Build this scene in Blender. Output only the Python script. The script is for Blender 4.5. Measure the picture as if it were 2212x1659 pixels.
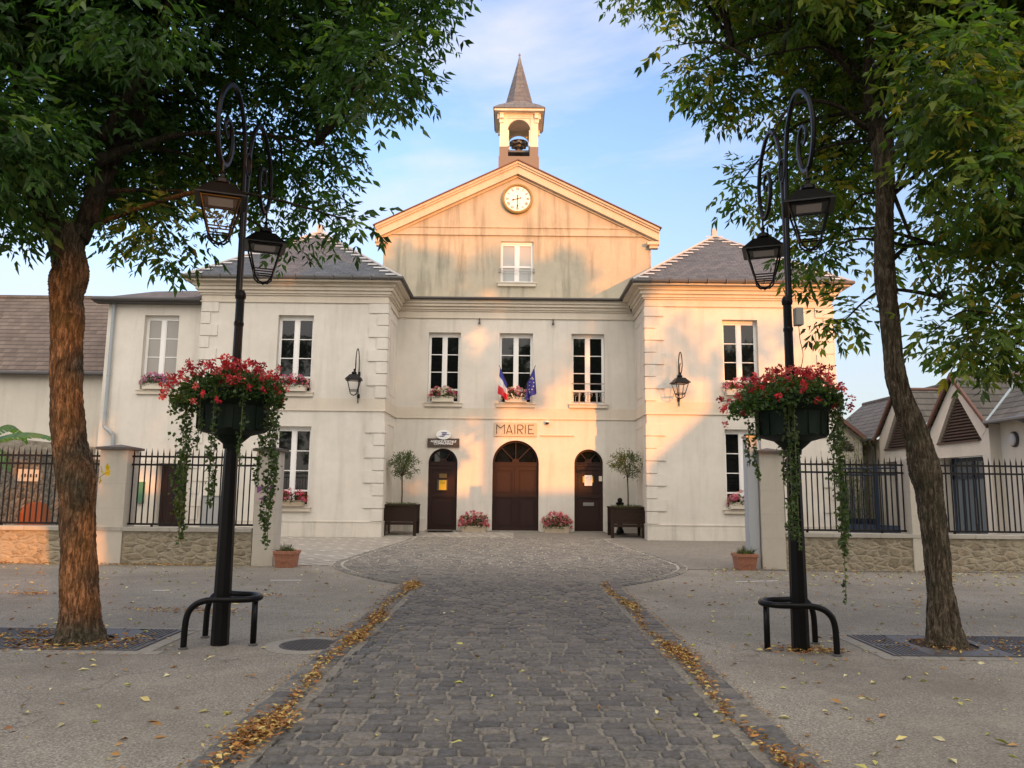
import bpy, math, random
import numpy as np
from mathutils import Vector, Matrix
random.seed(7); rng = np.random.default_rng(7)
S = bpy.context.scene
for o in list(bpy.data.objects): bpy.data.objects.remove(o)
R = math.radians
# ------------------------------------------------------------------ camera
FPX, PITCH, ROLL, EYE = 1662.0, math.atan(.1378), R(.6), 1.58
cam_d = bpy.data.cameras.new('camera'); cam = bpy.data.objects.new('camera', cam_d); S.collection.objects.link(cam)
cam_d.sensor_width = 36; cam_d.lens = FPX/2212*36; cam_d.clip_start = .05; cam_d.clip_end = 3000
CM = Matrix.Rotation(math.pi/2+PITCH, 3, 'X') @ Matrix.Rotation(ROLL, 3, 'Z')
cam.matrix_world = Matrix.Translation((0, 0, EYE)) @ CM.to_4x4()
S.camera = cam
# ------------------------------------------------------------------ sky, sun, exposure
SUN_EL, SUN_AZ = R(5.0), R(31)            # sun behind the camera, 31 degrees to the right
w = bpy.data.worlds.new('World'); S.world = w; w.use_nodes = True
N, L = w.node_tree.nodes, w.node_tree.links
bg = N['Background']
sky = N.new('ShaderNodeTexSky'); sky.sky_type = 'NISHITA'; sky.sun_disc = False
sky.sun_elevation = SUN_EL; sky.sun_rotation = math.pi-SUN_AZ
sky.air_density = 1.0; sky.dust_density = 1.2; sky.ozone_density = 1.0
tc = N.new('ShaderNodeTexCoord'); mp = N.new('ShaderNodeMapping'); mp.inputs['Rotation'].default_value = (0, R(18), R(25)); mp.inputs['Scale'].default_value = (1.5, 2.2, 4.4); mp.inputs['Location'].default_value = (3.1, .4, 1.7)
n1 = N.new('ShaderNodeTexNoise'); n1.inputs['Scale'].default_value = 1.35; n1.inputs['Detail'].default_value = 7; n1.inputs['Roughness'].default_value = .55; n1.inputs['Distortion'].default_value = .5
cr = N.new('ShaderNodeValToRGB'); cr.color_ramp.elements[0].position = .45; cr.color_ramp.elements[1].position = .74
cr.color_ramp.elements[0].color = (0, 0, 0, 1); cr.color_ramp.elements[1].color = (.9, .9, .9, 1)
mx = N.new('ShaderNodeMix'); mx.data_type = 'RGBA'
tint = N.new('ShaderNodeMix'); tint.data_type = 'RGBA'; tint.blend_type = 'MULTIPLY'; tint.inputs[0].default_value = 1
tint.inputs[7].default_value = (.95, 1.02, 1.38, 1)
L.new(tc.outputs['Generated'], mp.inputs[0]); L.new(mp.outputs[0], n1.inputs['Vector']); L.new(n1.outputs[0], cr.inputs[0])
L.new(sky.outputs[0], tint.inputs[6]); L.new(tint.outputs[2], mx.inputs[6]); L.new(cr.outputs[0], mx.inputs[0])
mx.inputs[7].default_value = (2.3, 2.2, 2.25, 1)
# bright unseen cloud veil added overhead and behind the camera to brighten shaded surfaces
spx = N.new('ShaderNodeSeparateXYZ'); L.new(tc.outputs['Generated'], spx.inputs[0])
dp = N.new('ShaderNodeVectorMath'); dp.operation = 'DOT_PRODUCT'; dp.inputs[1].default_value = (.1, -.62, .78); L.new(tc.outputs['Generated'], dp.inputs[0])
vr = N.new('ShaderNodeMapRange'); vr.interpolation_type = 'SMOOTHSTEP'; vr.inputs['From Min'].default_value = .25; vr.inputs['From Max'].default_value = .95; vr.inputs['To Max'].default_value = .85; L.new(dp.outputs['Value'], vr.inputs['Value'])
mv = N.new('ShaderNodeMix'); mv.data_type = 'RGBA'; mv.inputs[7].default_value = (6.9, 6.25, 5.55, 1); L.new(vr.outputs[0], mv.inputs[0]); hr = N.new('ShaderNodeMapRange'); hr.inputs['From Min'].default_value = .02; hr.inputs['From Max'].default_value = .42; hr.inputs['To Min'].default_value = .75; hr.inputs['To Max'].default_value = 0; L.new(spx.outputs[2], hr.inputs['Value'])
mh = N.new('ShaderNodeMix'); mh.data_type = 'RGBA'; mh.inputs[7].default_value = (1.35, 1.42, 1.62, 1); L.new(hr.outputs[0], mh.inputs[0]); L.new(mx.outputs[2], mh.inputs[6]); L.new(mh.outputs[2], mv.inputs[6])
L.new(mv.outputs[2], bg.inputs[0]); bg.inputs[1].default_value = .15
sd = bpy.data.lights.new('sun', 'SUN'); so = bpy.data.objects.new('sun', sd); S.collection.objects.link(so)
sd.energy = 1.75; sd.angle = R(.6); sd.color = (1.0, .33, .045)
sv = Vector((math.sin(SUN_AZ)*math.cos(SUN_EL), -math.cos(SUN_AZ)*math.cos(SUN_EL), math.sin(SUN_EL)))
so.rotation_euler = sv.to_track_quat('Z', 'Y').to_euler()
S.view_settings.view_transform = 'Standard'; S.view_settings.look = 'None'; S.view_settings.gamma = 1
S.view_settings.exposure = 1.60
S.cycles.max_bounces = 6; S.cycles.transparent_max_bounces = 8
TE = math.tan(SUN_EL); SX, CX = math.sin(SUN_AZ), math.cos(SUN_AZ)
def sunp(u, w_, z): return (CX*u+SX*w_, SX*u-CX*w_, z)     # a frame turned to the sun's bearing, for the added street behind the camera
# ------------------------------------------------------------------ helpers
def at(x, y, Y):
    d = CM @ Vector(((x-1106)/FPX, -(y-829.5)/FPX, -1)); return d*(Y/d.y)+Vector((0, 0, EYE))
def gz(x, y, z=0):
    d = CM @ Vector(((x-1106)/FPX, -(y-829.5)/FPX, -1)); return d*((z-EYE)/d.z)+Vector((0, 0, EYE))
class MB:
    def __init__(s): s.v = []; s.f = []; s.c = []; s.smooth = False
    def add(s, vs, fs, col=None):
        b = len(s.v); s.v += [tuple(p) for p in vs]; s.f += [tuple(b+i for i in f) for f in fs]
        s.c += [col or (1, 1, 1)]*len(vs); return s
    def box(s, x0, x1, y0, y1, z0, z1, col=None, M=None):
        vs = [(x, y, z) for z in (z0, z1) for y in (y0, y1) for x in (x0, x1)]
        if M is not None: vs = [tuple(M @ Vector(p)) for p in vs]
        return s.add(vs, [(0, 2, 3, 1), (4, 5, 7, 6), (0, 1, 5, 4), (2, 6, 7, 3), (0, 4, 6, 2), (1, 3, 7, 5)], col)
    def quad(s, a, b, c, d, col=None): return s.add([a, b, c, d], [(0, 1, 2, 3)], col)
    def prism(s, poly, y0, y1, col=None):          # polygon in x,z extruded along y
        n = len(poly); vs = [(x, y0, z) for x, z in poly]+[(x, y1, z) for x, z in poly]
        return s.add(vs, [tuple(range(n)), tuple(range(2*n-1, n-1, -1))]+[(i, i+n, (i+1) % n+n, (i+1) % n) for i in range(n)], col)
    def prismx(s, poly, x0, x1, col=None):         # polygon in y,z extruded along x
        n = len(poly); vs = [(x0, y, z) for y, z in poly]+[(x1, y, z) for y, z in poly]
        return s.add(vs, [tuple(range(n)), tuple(range(2*n-1, n-1, -1))]+[(i, i+n, (i+1) % n+n, (i+1) % n) for i in range(n)], col)
    def tube(s, pts, r, n=8, cap=True, col=None, flat=None, jit=None):
        pts = [Vector(p) for p in pts]; k = len(pts)
        rs = r if isinstance(r, (list, tuple)) else [r]*k
        t0 = (pts[1]-pts[0]).normalized(); u = t0.orthogonal().normalized()
        if abs(t0.z) > .9: u = Vector((1, 0, 0)); u = (u-t0*u.dot(t0)).normalized()
        vs = []
        for i, p in enumerate(pts):
            t = (pts[min(i+1, k-1)]-pts[max(i-1, 0)]).normalized()
            u = (u-t*u.dot(t)).normalized(); v = t.cross(u)
            for j in range(n):
                a = 2*math.pi*(j+.5)/n; rr = rs[i]*(jit(i, j, p) if jit else 1)
                vs.append(p+u*math.cos(a)*rr+v*math.sin(a)*rr*(flat or 1))
        fs = [(i*n+j, i*n+(j+1) % n, (i+1)*n+(j+1) % n, (i+1)*n+j) for i in range(k-1) for j in range(n)]
        if cap: fs += [tuple(range(n-1, -1, -1)), tuple((k-1)*n+j for j in range(n))]
        return s.add(vs, fs, col)
    def lathe(s, c, prof, n=24, col=None, rot=0.0):
        vs = []; fs = []
        for r, z in prof:
            for j in range(n):
                a = 2*math.pi*j/n+rot; vs.append((c[0]+r*math.cos(a), c[1]+r*math.sin(a), c[2]+z))
        k = len(prof)
        fs = [(i*n+j, i*n+(j+1) % n, (i+1)*n+(j+1) % n, (i+1)*n+j) for i in range(k-1) for j in range(n)]
        fs += [tuple(range(n-1, -1, -1)), tuple((k-1)*n+j for j in range(n))]
        return s.add(vs, fs, col)
ORG = {}
def tag(o, label=None, cat=None, group=None, kind=None):
    if label: o['label'] = label
    if cat: o['category'] = cat
    if group: o['group'] = group
    if kind: o['kind'] = kind
    return o
def thing(name, label, cat, loc=(0, 0, 0), group=None):
    o = bpy.data.objects.new(name, None); S.collection.objects.link(o); o.location = loc; ORG[o.name] = tuple(loc)
    o.empty_display_size = .2
    return tag(o, label, cat, group)
def link_mesh(name, me, mat, parent):
    o = bpy.data.objects.new(name, me); S.collection.objects.link(o)
    if mat: me.materials.append(mat)
    if parent: o.parent = parent
    return o
def org_of(parent): return ORG.get(parent.name, (0, 0, 0)) if parent else (0, 0, 0)
def build(name, mb, mat, parent=None, smooth=False, bevel=0):
    me = bpy.data.meshes.new(name); o0 = org_of(parent)
    vs = [(a-o0[0], b-o0[1], c-o0[2]) for a, b, c in mb.v]
    me.from_pydata(vs, [], mb.f); me.update()
    uvl = me.uv_layers.new(name='UVMap'); uv = np.zeros((len(me.loops), 2), np.float32)
    for p in me.polygons:
        n = p.normal
        u = Vector((1, 0, 0)) if abs(n.z) > .995 else Vector((-n.y, n.x, 0)).normalized()
        vv = n.cross(u) if abs(n.z) <= .995 else Vector((0, 1, 0))
        for li in p.loop_indices:
            q = Vector(mb.v[me.loops[li].vertex_index]); uv[li] = (q.dot(u), q.dot(vv))
    uvl.data.foreach_set('uv', uv.ravel())
    if any(c != (1, 1, 1) for c in mb.c):
        ca = me.color_attributes.new('Col', 'FLOAT_COLOR', 'POINT')
        ca.data.foreach_set('color', np.array([(*c, 1) for c in mb.c], np.float32).ravel())
    if smooth: me.shade_smooth()
    o = link_mesh(name, me, mat, parent)
    if parent: ORG[o.name] = o0
    if bevel:
        m = o.modifiers.new('bevel', 'BEVEL'); m.width = bevel; m.segments = 2; m.limit_method = 'ANGLE'
    return o
def np_mesh(name, V, F, col, mat, parent=None, smooth=False):       # F (M,k) all faces of k corners
    V = np.asarray(V, np.float32)-np.array(org_of(parent), np.float32); F = np.asarray(F, np.int32); k = F.shape[1]
    me = bpy.data.meshes.new(name); me.vertices.add(len(V)); me.vertices.foreach_set('co', V.ravel())
    me.loops.add(F.size); me.loops.foreach_set('vertex_index', F.ravel()); me.polygons.add(len(F))
    me.polygons.foreach_set('loop_start', np.arange(0, F.size, k, dtype=np.int32))
    me.update(calc_edges=True)
    if col is not None:
        ca = me.color_attributes.new('Col', 'FLOAT_COLOR', 'POINT')
        ca.data.foreach_set('color', np.concatenate([col, np.ones((len(col), 1))], 1).astype(np.float32).ravel())
    if smooth: me.shade_smooth()
    o = link_mesh(name, me, mat, parent)
    if parent: ORG[o.name] = org_of(parent)
    return o
def nrm(a): return a/np.maximum(np.linalg.norm(a, axis=1, keepdims=True), 1e-9)
def leaves(name, P, D, Ln, Wd, col, mat, parent=None, fold=.18, up=None):
    P = np.asarray(P, float); n = len(P); D = nrm(np.asarray(D, float)); Ln = np.broadcast_to(Ln, (n,)); Wd = np.broadcast_to(Wd, (n,))
    ref = rng.normal(size=(n, 3)) if up is None else np.broadcast_to(up, (n, 3))+rng.normal(size=(n, 3))*.35
    Sd = nrm(np.cross(D, ref)); Nn = np.cross(Sd, D)
    a = P+D*(Ln*.4)[:, None]; off = Nn*(Wd*fold)[:, None]
    V = np.stack([P, a+Sd*(Wd*.5)[:, None]+off, P+D*Ln[:, None]-Nn*(Ln*.08)[:, None], a-Sd*(Wd*.5)[:, None]+off], 1).reshape(-1, 3)
    i = np.arange(n)[:, None]*4
    F = np.concatenate([i+np.array([[0, 1, 2]]), i+np.array([[0, 2, 3]])], 0)
    return np_mesh(name, V, F, np.repeat(col, 4, 0), mat, parent)
def pick(cols, n, w_=None, jit=.2):
    cols = np.array(cols); c = cols[rng.choice(len(cols), n, p=w_)]
    return np.clip(c*(1+rng.uniform(-jit, jit, (n, 1))), 0, 1)
# ------------------------------------------------------------------ materials
def newmat(name):
    m = bpy.data.materials.new(name); m.use_nodes = True; nt = m.node_tree; return m, nt, nt.nodes['Principled BSDF']
def P_(name, col, rough=.6, metal=0, spec=.5, coat=0):
    m, nt, b = newmat(name); b.inputs['Base Color'].default_value = (*col, 1); b.inputs['Roughness'].default_value = rough
    b.inputs['Metallic'].default_value = metal; b.inputs['Specular IOR Level'].default_value = spec; b.inputs['Coat Weight'].default_value = coat
    return m
def nd(nt, t, **k):
    n = nt.nodes.new('ShaderNode'+t)
    for a, b in k.items():
        if a in n.inputs: n.inputs[a].default_value = b
        else: setattr(n, a, b)
    return n
def ramp(nt, src, stops):
    r = nd(nt, 'ValToRGB'); e = r.color_ramp.elements
    while len(e) < len(stops): e.new(.5)
    for i, (p, c) in enumerate(stops): e[i].position = p; e[i].color = (*c, 1) if len(c) == 3 else c
    nt.links.new(src, r.inputs[0]); return r.outputs[0]
def mixc(nt, f, a, b, mode='MIX'):
    m = nd(nt, 'Mix', data_type='RGBA', blend_type=mode)
    for s, i in ((f, 0), (a, 6), (b, 7)):
        if isinstance(s, (int, float)): m.inputs[i].default_value = s
        elif isinstance(s, tuple): m.inputs[i].default_value = (*s, 1)
        else: nt.links.new(s, m.inputs[i])
    return m.outputs[2]
def coords(nt, kind='Object', scale=(1, 1, 1), rot=(0, 0, 0)):
    t = nd(nt, 'TexCoord'); m = nd(nt, 'Mapping'); m.inputs['Scale'].default_value = scale; m.inputs['Rotation'].default_value = rot
    nt.links.new(t.outputs[kind], m.inputs[0]); return m.outputs[0]
def noise(nt, vec, sc, det=5, rough=.55, dist=0):
    n = nd(nt, 'TexNoise', Scale=sc, Detail=det, Roughness=rough, Distortion=dist); nt.links.new(vec, n.inputs['Vector']); return n.outputs[0]
def bump(nt, b, h, st=.3, d=.02, prev=None):
    n = nd(nt, 'Bump', Strength=st, Distance=d); nt.links.new(h, n.inputs['Height'])
    if prev: nt.links.new(prev, n.inputs['Normal'])
    nt.links.new(n.outputs[0], b.inputs['Normal']); return n.outputs[0]
g = lambda v: (v, v, v)
def stucco(name, c1, c2, stain, amt=.5, rough=.9):
    m, nt, b = newmat(name); v = coords(nt)
    big = noise(nt, v, .55, 6, .6, .3); f = ramp(nt, big, [(.35, g(0)), (.7, g(1))]); base = mixc(nt, f, c1, c2)
    sv_ = coords(nt, scale=(2.3, 2.3, .22)); st = noise(nt, sv_, 1.1, 8, .65, .2)
    sf = ramp(nt, st, [(.5, g(0)), (.78, g(amt))]); base = mixc(nt, sf, base, stain)
    md = noise(nt, v, 3.1, 8, .7); base = mixc(nt, ramp(nt, md, [(.3, g(.16)), (.6, g(0))]), base, stain)
    nt.links.new(base, b.inputs['Base Color']); b.inputs['Roughness'].default_value = rough; b.inputs['Specular IOR Level'].default_value = .2
    fn = noise(nt, v, 60, 4, .6); x = bump(nt, b, fn, .12, .004); bump(nt, b, md, .25, .012, x); return m
M = {}
M['facade'] = stucco('facade_render', (.69, .65, .58), (.60, .565, .50), (.40, .365, .31), .5)
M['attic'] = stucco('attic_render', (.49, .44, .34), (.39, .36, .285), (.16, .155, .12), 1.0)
M['trim'] = stucco('cornice_render', (.66, .60, .50), (.58, .52, .43), (.42, .36, .29), .35)
M['plinth'] = stucco('plinth_render', (.68, .63, .55), (.60, .56, .49), (.30, .28, .24), .8)
M['pillar'] = stucco('pillar_render', (.58, .53, .45), (.50, .46, .39), (.30, .27, .22), .6)
M['rough'] = stucco('rough_render', (.60, .56, .48), (.52, .48, .41), (.36, .33, .28), .5)
M['white'] = stucco('white_render', (.72, .67, .58), (.66, .61, .53), (.46, .42, .35), .3)
M['coping'] = stucco('coping_stone', (.48, .45, .39), (.40, .37, .32), (.2, .19, .16), .6)
M['trim2'] = stucco('rake_render', (.60, .50, .38), (.56, .46, .34), (.32, .26, .2), .5); M['belfry'] = stucco('belfry_paint', (.76, .70, .57), (.68, .62, .50), (.42, .36, .28), .5)
M['frame'] = P_('window_paint', (.80, .79, .76), .45)
M['iron'] = P_('black_iron', (.005, .0045, .0045), .36, 0, .18)
M['rail'] = P_('fence_iron', (.010, .008, .008), .55, 0, .25)
M['zinc'] = P_('zinc', (.20, .205, .21), .45, .5)
M['zincdark'] = P_('gutter_zinc', (.075, .07, .068), .5, .3)
M['greypipe'] = P_('grey_pipe_paint', (.30, .33, .35), .5)
M['darkstone'] = P_('slate_cap', (.10, .085, .075), .8)
M['gold'] = P_('gilded_ring', (.26, .175, .05), .5, .4)
M['dial'] = P_('clock_enamel', (.82, .80, .75), .35)
M['ink'] = P_('dark_marking', (.018, .014, .014), .5)
M['doorp'] = P_('door_paint', (.026, .011, .009), .45, 0, .3)
M['planter'] = P_('planter_wood', (.030, .018, .013), .75, 0, .15)
M['cream'] = P_('cream_plastic', (.62, .56, .46), .6)
M['wht'] = P_('white_enamel', (.8, .8, .78), .4)
M['blue'] = P_('blue_metal', (.016, .030, .055), .45)
M['tub'] = P_('green_tub', (.006, .013, .007), .6, 0, .2)
M['bellwood'] = P_('brown_lead_cladding', (.19, .155, .125), .75)
M['brownedge'] = P_('roof_edge_tile', (.15, .075, .055), .8)
M['orangewood'] = P_('orange_wood', (.26, .075, .025), .55)
M['deco'] = P_('sign_stone', (.52, .43, .32), .8)
M['signbrown'] = P_('sign_brown', (.065, .045, .034), .6)
M['letter'] = P_('letter_rust', (.05, .018, .010), .7, 0, .1)
M['logo'] = P_('logo_blue', (.02, .02, .16), .5)
M['yellow'] = P_('notice_yellow', (.62, .40, .02), .5)
M['paper'] = P_('notice_paper', (.78, .77, .78), .6)
M['brass'] = P_('brass_plate', (.20, .13, .05), .45, .5)
M['greenbox'] = P_('green_case', (.07, .20, .13), .4)
M['manhole'] = P_('cast_iron', (.115, .11, .11), .55, .3)
M['coverdark'] = P_('cover_iron', (.055, .05, .047), .6, .3)
M['bulk'] = P_('lamp_diffuser', (.55, .55, .57), .4)
M['siren'] = P_('siren_grey', (.10, .095, .085), .5, .4)
M['roadpaint'] = P_('road_paint', (.55, .53, .50), .8)
M['boxgrey'] = P_('junction_grey', (.33, .32, .29), .6)
M['reflector'] = P_('lamp_reflector', (.40, .36, .34), .5)
m, nt, b = newmat('flag_cloth'); a = nd(nt, 'VertexColor', layer_name='Col'); nt.links.new(a.outputs[0], b.inputs[0]); b.inputs['Roughness'].default_value = .8; M['flag'] = m
def glassm(name, base=(.006, .007, .007), rough=.03):
    m, nt, b = newmat(name); v = coords(nt); b.inputs['Base Color'].default_value = (*base, 1); b.inputs['Roughness'].default_value = rough
    b.inputs['Specular IOR Level'].default_value = .45; bump(nt, b, noise(nt, v, 1.6, 2), .06, .02); return m
M['glass'] = glassm('dark_glass'); M['palegl'] = glassm('reflection_tinted_glass', (.30, .28, .25)); M['atticgl'] = glassm('blind_glass', (.36, .38, .37))  # the annex pane's beige reflection is put into its base colour
def foliage(name, trans=.35, rough=.5):
    m, nt, b = newmat(name); a = nd(nt, 'VertexColor', layer_name='Col'); nt.links.new(a.outputs[0], b.inputs[0])
    b.inputs['Roughness'].default_value = rough; b.inputs['Specular IOR Level'].default_value = .35
    t = nd(nt, 'BsdfTranslucent'); br = mixc(nt, 1.0, a.outputs[0], (1.9, 2.2, .6), 'MULTIPLY'); nt.links.new(br, t.inputs[0])
    ms = nd(nt, 'MixShader'); ms.inputs[0].default_value = trans; nt.links.new(b.outputs[0], ms.inputs[1]); nt.links.new(t.outputs[0], ms.inputs[2])
    nt.links.new(ms.outputs[0], nt.nodes['Material Output'].inputs[0]); return m
M['leaf'] = foliage('tree_leaves', .45); M['petal'] = foliage('petals', .25, .7); M['dead'] = foliage('dead_leaves', .1, .8)
def bark(name, c1, c2):
    m, nt, b = newmat(name); v = coords(nt, scale=(1, 1, .22)); n = noise(nt, v, 34, 10, .72, .6); v2 = coords(nt); n2 = noise(nt, v2, 3.5, 5, .6)
    c = ramp(nt, n, [(.36, tuple(x*.25 for x in c1)), (.5, c1), (.66, c2)]); c = mixc(nt, ramp(nt, n2, [(.45, g(0)), (.7, g(.55))]), c, (.05, .055, .03))
    nt.links.new(c, b.inputs[0]); b.inputs['Roughness'].default_value = .95; b.inputs['Specular IOR Level'].default_value = .15
    bump(nt, b, n, 1.0, .07); return m
M['bark'] = bark('bark', (.105, .080, .054), (.34, .27, .19)); M['twig'] = P_('twig_bark', (.035, .026, .018), .9)
def bricky(name, c1, c2, mortar, bw, bh, ms=.01, off=.5, bst=.5, rough=.8, scallop=False, kind='UV', rot=0, var=.5):
    m, nt, b = newmat(name); v = coords(nt, kind, rot=(0, 0, rot))
    if not scallop:
        wn = nd(nt, 'TexNoise', Scale=2.5, Detail=3); nt.links.new(v, wn.inputs['Vector'])
        vm = nd(nt, 'VectorMath', operation='MULTIPLY_ADD'); vm.inputs[1].default_value = (.02,)*3; nt.links.new(wn.outputs[1], vm.inputs[0]); nt.links.new(v, vm.inputs[2]); v = vm.outputs[0]
    t = nd(nt, 'TexBrick', offset=off); t.inputs['Scale'].default_value = 1; t.inputs['Brick Width'].default_value = bw; t.inputs['Row Height'].default_value = bh
    t.inputs['Mortar Size'].default_value = ms; t.inputs['Mortar Smooth'].default_value = .3
    t.inputs['Color1'].default_value = (*c1, 1); t.inputs['Color2'].default_value = (*c2, 1); t.inputs['Mortar'].default_value = (*mortar, 1)
    nt.links.new(v, t.inputs[0]); ov = coords(nt); n = noise(nt, ov, .9, 7, .65, .3)
    c = mixc(nt, ramp(nt, n, [(.4, g(0)), (.75, g(var))]), t.outputs[0], tuple(x*.55 for x in c1)); n3 = noise(nt, ov, 9, 5, .6)
    c = mixc(nt, ramp(nt, n3, [(.5, g(0)), (.8, g(.35))]), c, tuple(min(1, x*1.9) for x in c2))
    nt.links.new(c, b.inputs[0]); b.inputs['Roughness'].default_value = rough; b.inputs['Specular IOR Level'].default_value = .3
    inv = nd(nt, 'Math', operation='SUBTRACT'); inv.inputs[0].default_value = 1; nt.links.new(t.outputs[1], inv.inputs[1])
    x = bump(nt, b, inv.outputs[0], bst, .02); bump(nt, b, n3, .2, .01, x); return m
M['slate'] = bricky('slate_roof', (.060, .066, .075), (.105, .110, .12), (.022, .024, .027), .24, .14, .008, rough=.55)
M['spire'] = bricky('spire_slate', (.10, .105, .115), (.145, .145, .15), (.04, .04, .04), .40, .20, .008, rough=.5)
M['paver'] = bricky('diagonal_pavers', (.20, .18, .155), (.255, .23, .20), (.60, .57, .50), 1.6, .27, .034, kind='Object', rot=R(-52), rough=.85, var=.35)
M['paver2'] = bricky('grey_pavers', (.17, .155, .135), (.21, .19, .165), (.26, .24, .21), .22, .11, .008, kind='Object', rot=R(-30), rough=.85, var=.3)
def tiles(name, c1, c2, tw=.30, th=.33):
    m, nt, b = newmat(name); v = coords(nt, 'UV'); sp = nd(nt, 'SeparateXYZ'); nt.links.new(v, sp.inputs[0])
    def M2(op, a, c=0., d=None):
        n = nd(nt, 'Math', operation=op)
        for i, q in enumerate((a, c)):
            if isinstance(q, (int, float)): n.inputs[i].default_value = q
            else: nt.links.new(q, n.inputs[i])
        return n.outputs[0]
    row = M2('DIVIDE', sp.outputs[1], th); ri = M2('FLOOR', row); rf = M2('FRACT', row)
    cu = M2('ADD', M2('DIVIDE', sp.outputs[0], tw), M2('MULTIPLY', ri, .5)); ci = M2('FLOOR', cu); cf = M2('FRACT', cu)
    hump = M2('POWER', M2('SINE', M2('MULTIPLY', cf, math.pi)), .6)
    lap = M2('SUBTRACT', 1., rf); h = M2('ADD', M2('MULTIPLY', hump, .45), lap)
    wn = nd(nt, 'TexWhiteNoise', noise_dimensions='2D'); cb = nd(nt, 'CombineXYZ'); nt.links.new(ci, cb.inputs[0]); nt.links.new(ri, cb.inputs[1]); nt.links.new(cb.outputs[0], wn.inputs['Vector'])
    c = mixc(nt, wn.outputs[0], c1, c2); ov = coords(nt); n = noise(nt, ov, .8, 7, .65); c = mixc(nt, ramp(nt, n, [(.4, g(0)), (.75, g(.5))]), c, tuple(x*.6 for x in c1))
    edge = ramp(nt, rf, [(0, g(1)), (.09, g(1)), (.22, g(0))]); c = mixc(nt, edge, c, tuple(x*.22 for x in c1))
    nt.links.new(c, b.inputs[0]); b.inputs['Roughness'].default_value = .8; bump(nt, b, h, .9, .05); return m
M['tile'] = tiles('brown_roof_tile', (.115, .080, .060), (.175, .128, .098), .24, .26); M['tile2'] = tiles('grey_brown_roof_tile', (.082, .072, .062), (.13, .115, .098), .27, .30)
def rubble(name, c1, c2, c3, mortar, sc=(2.6, 2.6, 4.6), mw=.06, bs=1.):
    m, nt, b = newmat(name); v = coords(nt, scale=sc); wn = nd(nt, 'TexNoise', Scale=1.5, Detail=4); nt.links.new(v, wn.inputs['Vector'])
    vm = nd(nt, 'VectorMath', operation='MULTIPLY_ADD'); vm.inputs[1].default_value = (.6,)*3; nt.links.new(wn.outputs[1], vm.inputs[0]); nt.links.new(v, vm.inputs[2])
    t = nd(nt, 'TexVoronoi', feature='DISTANCE_TO_EDGE', Scale=1.); t2 = nd(nt, 'TexVoronoi', feature='F1', Scale=1.)
    nt.links.new(vm.outputs[0], t.inputs['Vector']); nt.links.new(vm.outputs[0], t2.inputs['Vector'])
    sp = nd(nt, 'SeparateColor'); nt.links.new(t2.outputs['Color'], sp.inputs[0]); c = ramp(nt, sp.outputs[0], [(0, c1), (.5, c2), (1, c3)])
    ov = coords(nt); n = noise(nt, ov, 7, 8, .7); c = mixc(nt, ramp(nt, n, [(.42, g(0)), (.68, g(.65))]), c, tuple(x*.35 for x in c1))
    n0 = noise(nt, ov, 1.3, 5, .6); e = ramp(nt, t.outputs[0], [(mw*.4, g(.6)), (mw*1.8, g(0))]); c = mixc(nt, e, c, mortar)
    c = mixc(nt, ramp(nt, n0, [(.5, g(0)), (.72, g(.5))]), c, mortar)
    n5 = noise(nt, coords(nt, scale=(1, 1, 1.8)), 4.2, 6, .6, .3); c = mixc(nt, ramp(nt, n5, [(.60, g(0)), (.68, g(.8))]), c, tuple(x*.28 for x in c1)); n6 = noise(nt, ov, 40, 4, .7); c = mixc(nt, ramp(nt, n6, [(.45, g(0)), (.75, g(.4))]), c, tuple(min(1, x*1.6) for x in c2))
    nt.links.new(c, b.inputs[0]); b.inputs['Roughness'].default_value = .95; b.inputs['Specular IOR Level'].default_value = .15
    h = ramp(nt, t.outputs[0], [(0, g(0)), (.22, g(1))]); x = bump(nt, b, h, bs, .05); bump(nt, b, n, .5, .03, x); return m
M['rubble'] = rubble('rubble_stone', (.24, .20, .14), (.36, .31, .22), (.29, .235, .165), (.37, .33, .255), (4.0, 4.0, 7.6), .085, .45)
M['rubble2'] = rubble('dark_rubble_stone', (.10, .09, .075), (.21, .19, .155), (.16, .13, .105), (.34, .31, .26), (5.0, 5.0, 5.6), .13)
M['capstone'] = rubble('wall_top_stone', (.32, .28, .22), (.38, .34, .27), (.28, .24, .19), (.36, .32, .26), (1.2, 1.2, 3.2), .04, .5)
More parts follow.
